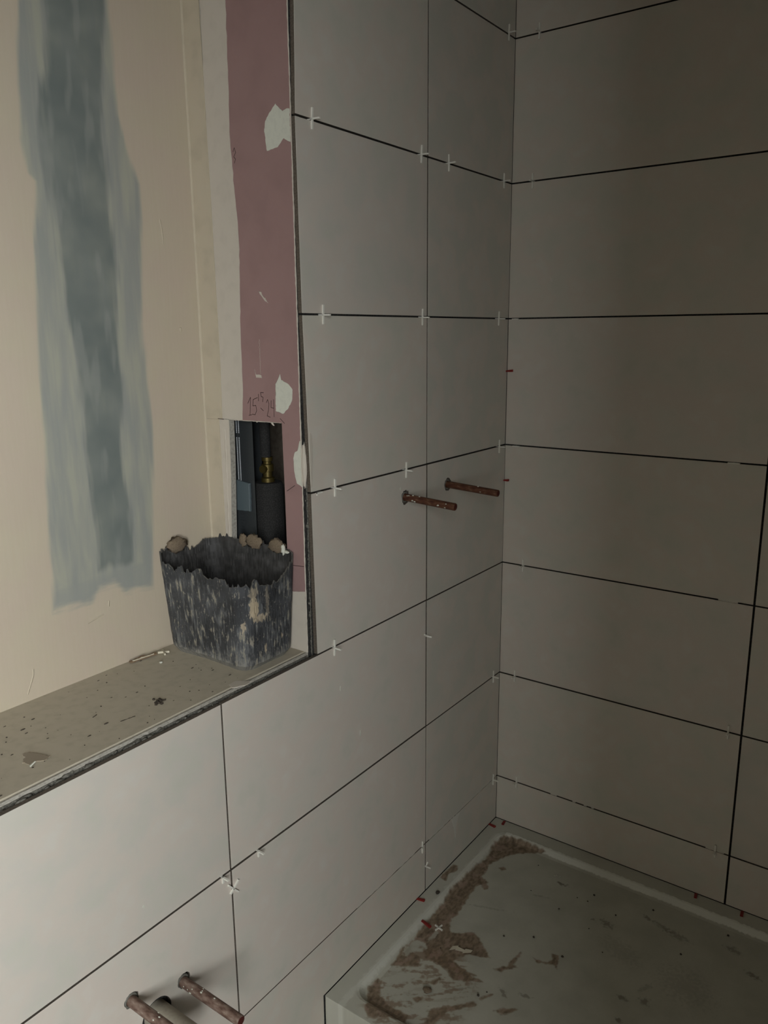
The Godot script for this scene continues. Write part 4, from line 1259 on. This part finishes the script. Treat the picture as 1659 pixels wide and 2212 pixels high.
func build_spacers() -> void:
	var full := spacer_mesh([[1, 0, 0.0155], [-1, 0, 0.0095], [0, 1, 0.0165], [0, -1, 0.0155]])
	var tee := spacer_mesh([[-1, 0, 0.0095], [0, 1, 0.0155], [0, -1, 0.0155]])
	var broken := spacer_mesh([[1, 0, 0.013], [-1, 0, 0.009], [0, -1, 0.011]])
	var pipe_basis := Basis.IDENTITY
	var plain_basis := Basis(Vector3(0, 0, 1), Vector3(0, 1, 0), Vector3(-1, 0, 0))
	var upright := "upright white tile spacers on the pipe wall"
	var on_plain := "white tile spacers on the wall without pipes"
	# [mesh, wall, along, height, label, group, turn round the outward axis, degrees]
	var list := [
		[full, 0, 0.7003, 1.8010, "white cross spacer beside the niche edge, sixth joint above the tray", upright, 0],
		[full, 0, 0.3807, 1.8005, "white cross spacer beside the vertical joint, niche side, sixth joint above tray", upright, 0],
		[full, 0, 0.2799, 1.8005, "white cross spacer beside the vertical joint, corner side, sixth joint above tray", upright, 0],
		[full, 0, 0.0400, 1.8000, "white cross spacer at the room corner, pipe wall, sixth joint above tray", upright, 0],
		[full, 0, 0.6849, 1.4995, "white cross spacer beside the niche edge, fifth joint above the tray", upright, 0],
		[full, 0, 0.3763, 1.4990, "white cross spacer beside the vertical joint, fifth joint above the tray", upright, 0],
		[full, 0, 0.0498, 1.4995, "white cross spacer at the room corner, pipe wall, fifth joint above tray", upright, 0],
		[full, 0, 0.0330, 2.1030, "white cross spacer at the room corner, pipe wall, seventh joint above tray", upright, 0],
		[full, 0, 0.6636, 1.1990, "white cross spacer beside the niche edge just above pipe height", upright, 0],
		[full, 0, 0.4353, 1.1985, "white cross spacer directly above the plaster-flecked shower pipe", upright, 0],
		[full, 0, 0.0330, 1.1985, "white cross spacer at the room corner, above the shower pipes", upright, 0],
		[full, 0, 0.6755, 0.8980, "white cross spacer at the ledge's end corner, third joint above tray", upright, 0],
		[full, 0, 0.0360, 0.6000, "white cross spacer at the room corner, pipe wall, second joint above tray", upright, 0],
		[full, 0, 0.0230, 0.2985, "white cross spacer at the room corner, pipe wall, first joint above tray", upright, 0],
		[broken, 0, 0.8943, 0.5985, "broken white spacer below the ledge, on the shower side of the joint crossing", upright, 0],
		[broken, 0, 0.9768, 0.5985, "broken white spacer below the ledge, on the basin side of the joint crossing", upright, 0],
		[tee, 0, 0.3717, 0.2985, "white spacer where the lowest joints cross just above the tray", upright, 0],
		[broken, 0, 0.3572, 0.2380, "small broken white spacer in the vertical joint just above the tray rim", upright, 125],
		[broken, 0, 0.3572, 0.8170, "broken white spacer in the vertical joint below the shower pipes", upright, 235],
		[full, 1, 0.0577, 2.1030, "white spacer by the corner, wall without pipes, seventh joint above tray", on_plain, 0],
		[full, 1, 0.0523, 1.8000, "white spacer by the corner, wall without pipes, sixth joint above tray", on_plain, 0],
		[full, 1, 0.0580, 0.9000, "white spacer by the corner, wall without pipes, third joint above tray", on_plain, 0],
		[full, 1, 0.0443, 0.6000, "white spacer by the corner, wall without pipes, second joint above tray", on_plain, 0],
		[full, 1, 0.5653, 0.6000, "white spacer beside the vertical joint, wall without pipes, second joint above tray", on_plain, 0],
		[full, 1, 0.0587, 0.3000, "white spacer by the corner, wall without pipes, first joint above tray", on_plain, 0],
		[full, 1, 0.5617, 0.3000, "white spacer beside the vertical joint, wall without pipes, first joint above tray", on_plain, 0],
	]
	for s in list:
		var o := MeshInstance3D.new()
		o.name = numbered("tile_spacer")
		o.mesh = s[0]
		o.material_override = M.spacer
		add_child(o)
		o.position = Vector3(0.0012, s[3], s[2]) if s[1] == 0 else Vector3(s[2], s[3], 0.0012)
		o.basis = (pipe_basis if s[1] == 0 else plain_basis) * Basis(Vector3.RIGHT, deg_to_rad(s[6])) * Basis(Vector3.BACK, deg_to_rad(rng.randf_range(-3, 3)))
		o.set_meta("label", s[4])
		o.set_meta("category", "spacer")
		o.set_meta("group", s[5])
	# spacers pushed flat into a joint, so that only a sliver shows, and one flat cross over the vertical joint
	var flat := [
		[0, 0.7060, 1.1975, 0.0075, "white spacer sliver flat in the joint by the niche edge"],
		[1, 0.0175, 1.4990, 0.008, "white spacer sliver in the corner joint, fifth above the tray"],
		[1, 0.0285, 1.1975, 0.009, "white spacer sliver in the corner joint above the shower pipes"],
		[1, 0.5270, 1.1990, 0.012, "white spacer sliver beside the vertical joint of the wall without pipes"],
	]
	for s in flat:
		var st := begin()
		var l: float = s[3]
		if s[0] == 0:
			box(st, Vector3(-0.004, -0.0012, -l), Vector3(0.0016, 0.0012, l))
			box(st, Vector3(-0.004, -0.004, l - 0.0024), Vector3(0.0014, 0.0012, l))
		else:
			box(st, Vector3(-l, -0.0012, -0.004), Vector3(l, 0.0012, 0.0012))
			box(st, Vector3(-l * 0.2, -0.0014, -0.004), Vector3(l * 0.2, 0.0014, 0.0015))
		var o := part(numbered("tile_spacer"), st, M.spacer, self)
		o.position = Vector3(0, s[2], s[1]) if s[0] == 0 else Vector3(s[1], s[2], 0)
		o.set_meta("label", s[4])
		o.set_meta("category", "spacer")
		o.set_meta("group", "white spacers pushed flat into joints")
	var x := MeshInstance3D.new()
	x.name = numbered("tile_spacer")
	x.mesh = full
	x.material_override = M.spacer
	add_child(x)
	x.position = Vector3(0.0016, 0.5640, 0.9560)
	x.basis = Basis(Vector3.UP, deg_to_rad(90)) * Basis(Vector3.BACK, deg_to_rad(40))
	x.set_meta("label", "white cross spacer lying flat as an X over the vertical joint")
	x.set_meta("category", "spacer")


func build_wedges() -> void:
	# red levelling wedges: in the corner joint, under the lowest tiles and loose on the tray
	var list := [
		[Vector3(0.0006, 1.3760, 0.0030), 90.0, 0.017, "red plastic wedge stuck in the corner joint well above pipe height"],
		[Vector3(0.0006, 1.1100, 0.0030), 90.0, 0.014, "red plastic wedge stuck in the corner joint beside the shower pipes"],
		[Vector3(0.004, RIM_Y, 0.0400), 78.0, 0.017, "red wedge under the pipe wall tile at the tray corner"],
		[Vector3(0.002, RIM_Y, 0.3930), 100.0, 0.017, "red wedge under the pipe wall tile near the vertical joint"],
		[Vector3(0.0485, RIM_Y - 0.0055, 0.4420), 75.0, 0.024, "loose red wedge lying on the tray next to a white cross"],
		[Vector3(0.030, RIM_Y, 0.0100), 10.0, 0.012, "red wedge under the wall without pipes at tray corner"],
		[Vector3(0.530, RIM_Y, 0.0080), 10.0, 0.011, "red wedge under the wall without pipes short of its vertical joint"],
		[Vector3(0.632, RIM_Y, 0.0080), 5.0, 0.013, "red wedge under the wall without pipes past its vertical joint"],
	]
	for w in list:
		var st := begin()
		var l: float = w[2]
		# local z runs along the wedge, thick at the outer end
		prism(st, PackedVector2Array([Vector2(-0.006, 0.0002), Vector2(l, 0.0002), Vector2(l, 0.0042), Vector2(-0.006, 0.0016)]), Vector3(0.0032, 0, 0), Vector3(0, 0, 1), Vector3.UP, Vector3.RIGHT, 0.0064)
		var o := part(numbered("levelling_wedge"), st, M.wedge, self)
		o.position = w[0]
		o.rotation_degrees.y = w[1]
		if w[0].y > 1.0:
			o.rotation_degrees = Vector3(0, 80, 0)
			o.scale.y = 1.3
			o.position += Vector3(-0.0005, 0, 0)
		o.set_meta("label", w[3])
		o.set_meta("category", "wedge")
		o.set_meta("group", "red levelling wedges")


# ---------------------------------------------------------------- loose bits

func build_ledge_debris() -> void:
	var top := LEDGE_Y
	var t := thing("wood_splinter", "thin wooden splinter along the back edge of the ledge", "splinter", Vector3(-0.242, top, 0.922))
	var st := begin()
	bead(st, Vector3(0.0, 0.0005, 0.026), Vector3(0.006, 0.0005, -0.026), Vector3(0.0032, 0, 0), Vector3(0, 0.0045, 0), 5.0, 0.004, 0.6)
	part("shard", st, M.wood, t)
	st = begin()
	bead(st, Vector3(0.004, 0.0035, 0.022), Vector3(0.009, 0.0035, -0.020), Vector3(0.0012, 0, 0), Vector3(0, 0.0018, 0), 15.0, 0.004, 0.5)
	part("pale_edge", st, M.paper, t)
	t = thing("tile_spacer", "white cross spacer leaning against the bucket on the ledge", "spacer", Vector3(-0.226, top + 0.0015, 0.886))
	var o := MeshInstance3D.new()
	o.name = "cross"
	o.mesh = spacer_mesh([[1, 0, 0.015], [-1, 0, 0.013], [0, 1, 0.010], [0, -1, 0.010]])
	o.material_override = M.paper
	o.rotation_degrees = Vector3(84, 8, 38)
	o.position.y = 0.0022
	t.add_child(o, true)
	t = thing("plaster_chip", "small white plaster chip on the ledge near the bucket", "chip", Vector3(-0.196, top, 0.9165))
	st = begin()
	lump(st, Vector3(0, 0.0018, 0), Vector3(0.003, 0.002, 0.0028), 0.5, 2.0, 6, 8)
	part("chip", st, M.filler, t)
	t = thing("mortar_clump", "dark crumbled mortar clump on the middle of the ledge", "clump", Vector3(-0.0745, top, 1.0176))
	st = begin()
	for i in 16:
		var q := Vector3(rng.randfn(0, 0.006), 0.0008, rng.randfn(0, 0.005))
		lump(st, q, Vector3(rng.randf_range(0.0015, 0.004), rng.randf_range(0.001, 0.0025), rng.randf_range(0.0012, 0.003)), 0.5, i * 1.3, 5, 7)
	part("lump", st, M.crumb, t)
	t = thing("plaster_flake", "torn brownish plaster flake lying on the ledge", "flake", Vector3(-0.0784, top, 1.2261))
	st = begin()
	prism(st, ragged([-0.022, -0.006, 0.012, -0.016, 0.016, -0.006, 0.008, 0.004, 0.012, 0.012, -0.004, 0.016, -0.012, 0.006, -0.024, 0.004], 0.003, 0.003, 1.0), Vector3(0, 0.0014, 0), Vector3(1, 0, 0), Vector3(0, 0, 1), Vector3.UP, 0.0012)
	part("flake", st, plain(Color(0.58, 0.535, 0.46), 0.95), t)
	st = begin()
	bead(st, Vector3(0.008, 0.0012, 0.004), Vector3(0.014, 0.0012, 0.016), Vector3(0.002, 0, 0), Vector3(0, 0.001, 0), 7.0, 0.002, 0.5)
	part("pale_edge", st, M.filler, t)
	st = begin()
	for i in 85:
		var z := rng.randf_range(0.875, 1.36)
		var x := rng.randf_range(-0.235, -0.03)
		var s := rng.randf_range(0.0005, 0.0014)
		var long := 1.0 if rng.randf() < 0.8 else 3.0
		lump(st, Vector3(x, top + s * 0.3, z), Vector3(s, s * 0.6, s * long), 0.4, i * 0.9, 4, 6)
	# two longer shavings
	bead(st, Vector3(-0.073, top, 1.092), Vector3(-0.069, top, 1.068), Vector3(0.0007, 0, 0), Vector3(0, 0.0006, 0), 3.0, 0.002, 0.6)
	bead(st, Vector3(-0.118, top, 1.108), Vector3(-0.121, top, 1.099), Vector3(0.0009, 0, 0), Vector3(0, 0.0008, 0), 9.0, 0.002, 0.6)
	var crumbs := part("crumbs", st, M.crumb, self)
	crumbs.set_meta("kind", "stuff")
	crumbs.set_meta("label", "dark crumbs and specks scattered over the dusty ledge")
	crumbs.set_meta("category", "crumbs")


func build_tray_debris() -> void:
	var floor_y := RIM_Y - 0.0130
	var t := thing("tile_spacer", "white cross spacer lying as an X on the brown tray stain", "spacer", Vector3(0.0830, floor_y + 0.0016, 0.4310))
	var o := MeshInstance3D.new()
	o.name = "cross"
	o.mesh = spacer_mesh([[1, 0, 0.011], [-1, 0, 0.011], [0, 1, 0.011], [0, -1, 0.011]])
	o.material_override = M.spacer
	o.rotation_degrees = Vector3(-90, 78, 0)
	t.add_child(o, true)
	t = thing("paper_scrap", "folded pale paper scrap lying on the brown tray stain", "scrap", Vector3(0.160, floor_y, 0.459))
	var st := begin()
	var p := [[-0.024, 0.006, 0.0], [-0.012, 0.001, 0.003], [0.004, -0.002, 0.001], [0.020, -0.004, 0.004]]
	for i in 3:
		var a := Vector3(p[i][0], p[i][2] + 0.001, p[i][1] - 0.006 + (0.003 if i == 1 else 0.0))
		var b := Vector3(p[i + 1][0], p[i + 1][2] + 0.001, p[i + 1][1] - 0.006 + (0.004 if i == 1 else 0.0))
		var c := Vector3(p[i + 1][0], p[i + 1][2] + 0.001, p[i + 1][1] + (0.002 if i == 2 else 0.005))
		var d := Vector3(p[i][0], p[i][2] + 0.001, p[i][1] + 0.009)
		var n := (b - a).cross(d - a).normalized()
		if n.y < 0:
			n = -n
		quad(st, a, b, c, d, n)
		quad(st, a - n * 0.0005, b - n * 0.0005, c - n * 0.0005, d - n * 0.0005, -n)
		quad(st, a, d, d - n * 0.0005, a - n * 0.0005, Vector3.LEFT)
		quad(st, c, d, d - n * 0.0005, c - n * 0.0005, Vector3.BACK)
	part("sheet", st, M.paper, t)
	t = thing("mortar_clump", "dark mortar nub on the streaked corner of the tray", "clump", Vector3(0.1560, floor_y, 0.5930))
	st = begin()
	lump(st, Vector3(0, 0.003, 0), Vector3(0.009, 0.004, 0.008), 0.5, 3.0, 8, 10)
	part("lump", st, M.mortar, t)
	t = thing("plaster_chip", "small pale plaster chip beside the dark spot on the tray", "chip", Vector3(0.2285, floor_y, 0.1137))
	st = begin()
	for i in 6:
		lump(st, Vector3(rng.randfn(0, 0.005), 0.001, rng.randfn(0, 0.004)), Vector3(rng.randf_range(0.001, 0.003), 0.001, rng.randf_range(0.001, 0.002)), 0.5, i * 3.0, 5, 7)
	part("chip", st, M.filler, t)
	t = thing("mortar_clump", "small dark mortar crumb on the tray rim beside the pipe wall", "clump", Vector3(0.0290, RIM_Y, 0.3480))
	st = begin()
	lump(st, Vector3(0, 0.002, 0), Vector3(0.005, 0.0035, 0.005), 0.5, 5.0, 6, 8)
	part("lump", st, M.crumb, t)
	st = begin()
	for q in [[0.325, 0.158], [0.247, 0.545], [0.257, 0.527], [0.300, 0.16], [0.20, 0.20], [0.27, 0.335], [0.345, 0.352], [0.175, 0.105], [0.118, 0.48], [0.33, 0.13], [0.395, 0.165], [0.46, 0.10], [0.36, 0.24], [0.28, 0.22], [0.215, 0.37], [0.55, 0.20], [0.41, 0.29], [0.62, 0.085]]:
		var s := rng.randf_range(0.0010, 0.0022)
		lump(st, Vector3(q[0], floor_y + s * 1.2, q[1]), Vector3(s * 1.3, s, s), 0.5, q[0] * 70.0, 5, 7)
	var crumbs := part("tray_crumbs", st, M.crumb, self)
	crumbs.set_meta("kind", "stuff")
	crumbs.set_meta("label", "dark mortar crumbs scattered over the shower tray")
	crumbs.set_meta("category", "crumbs")
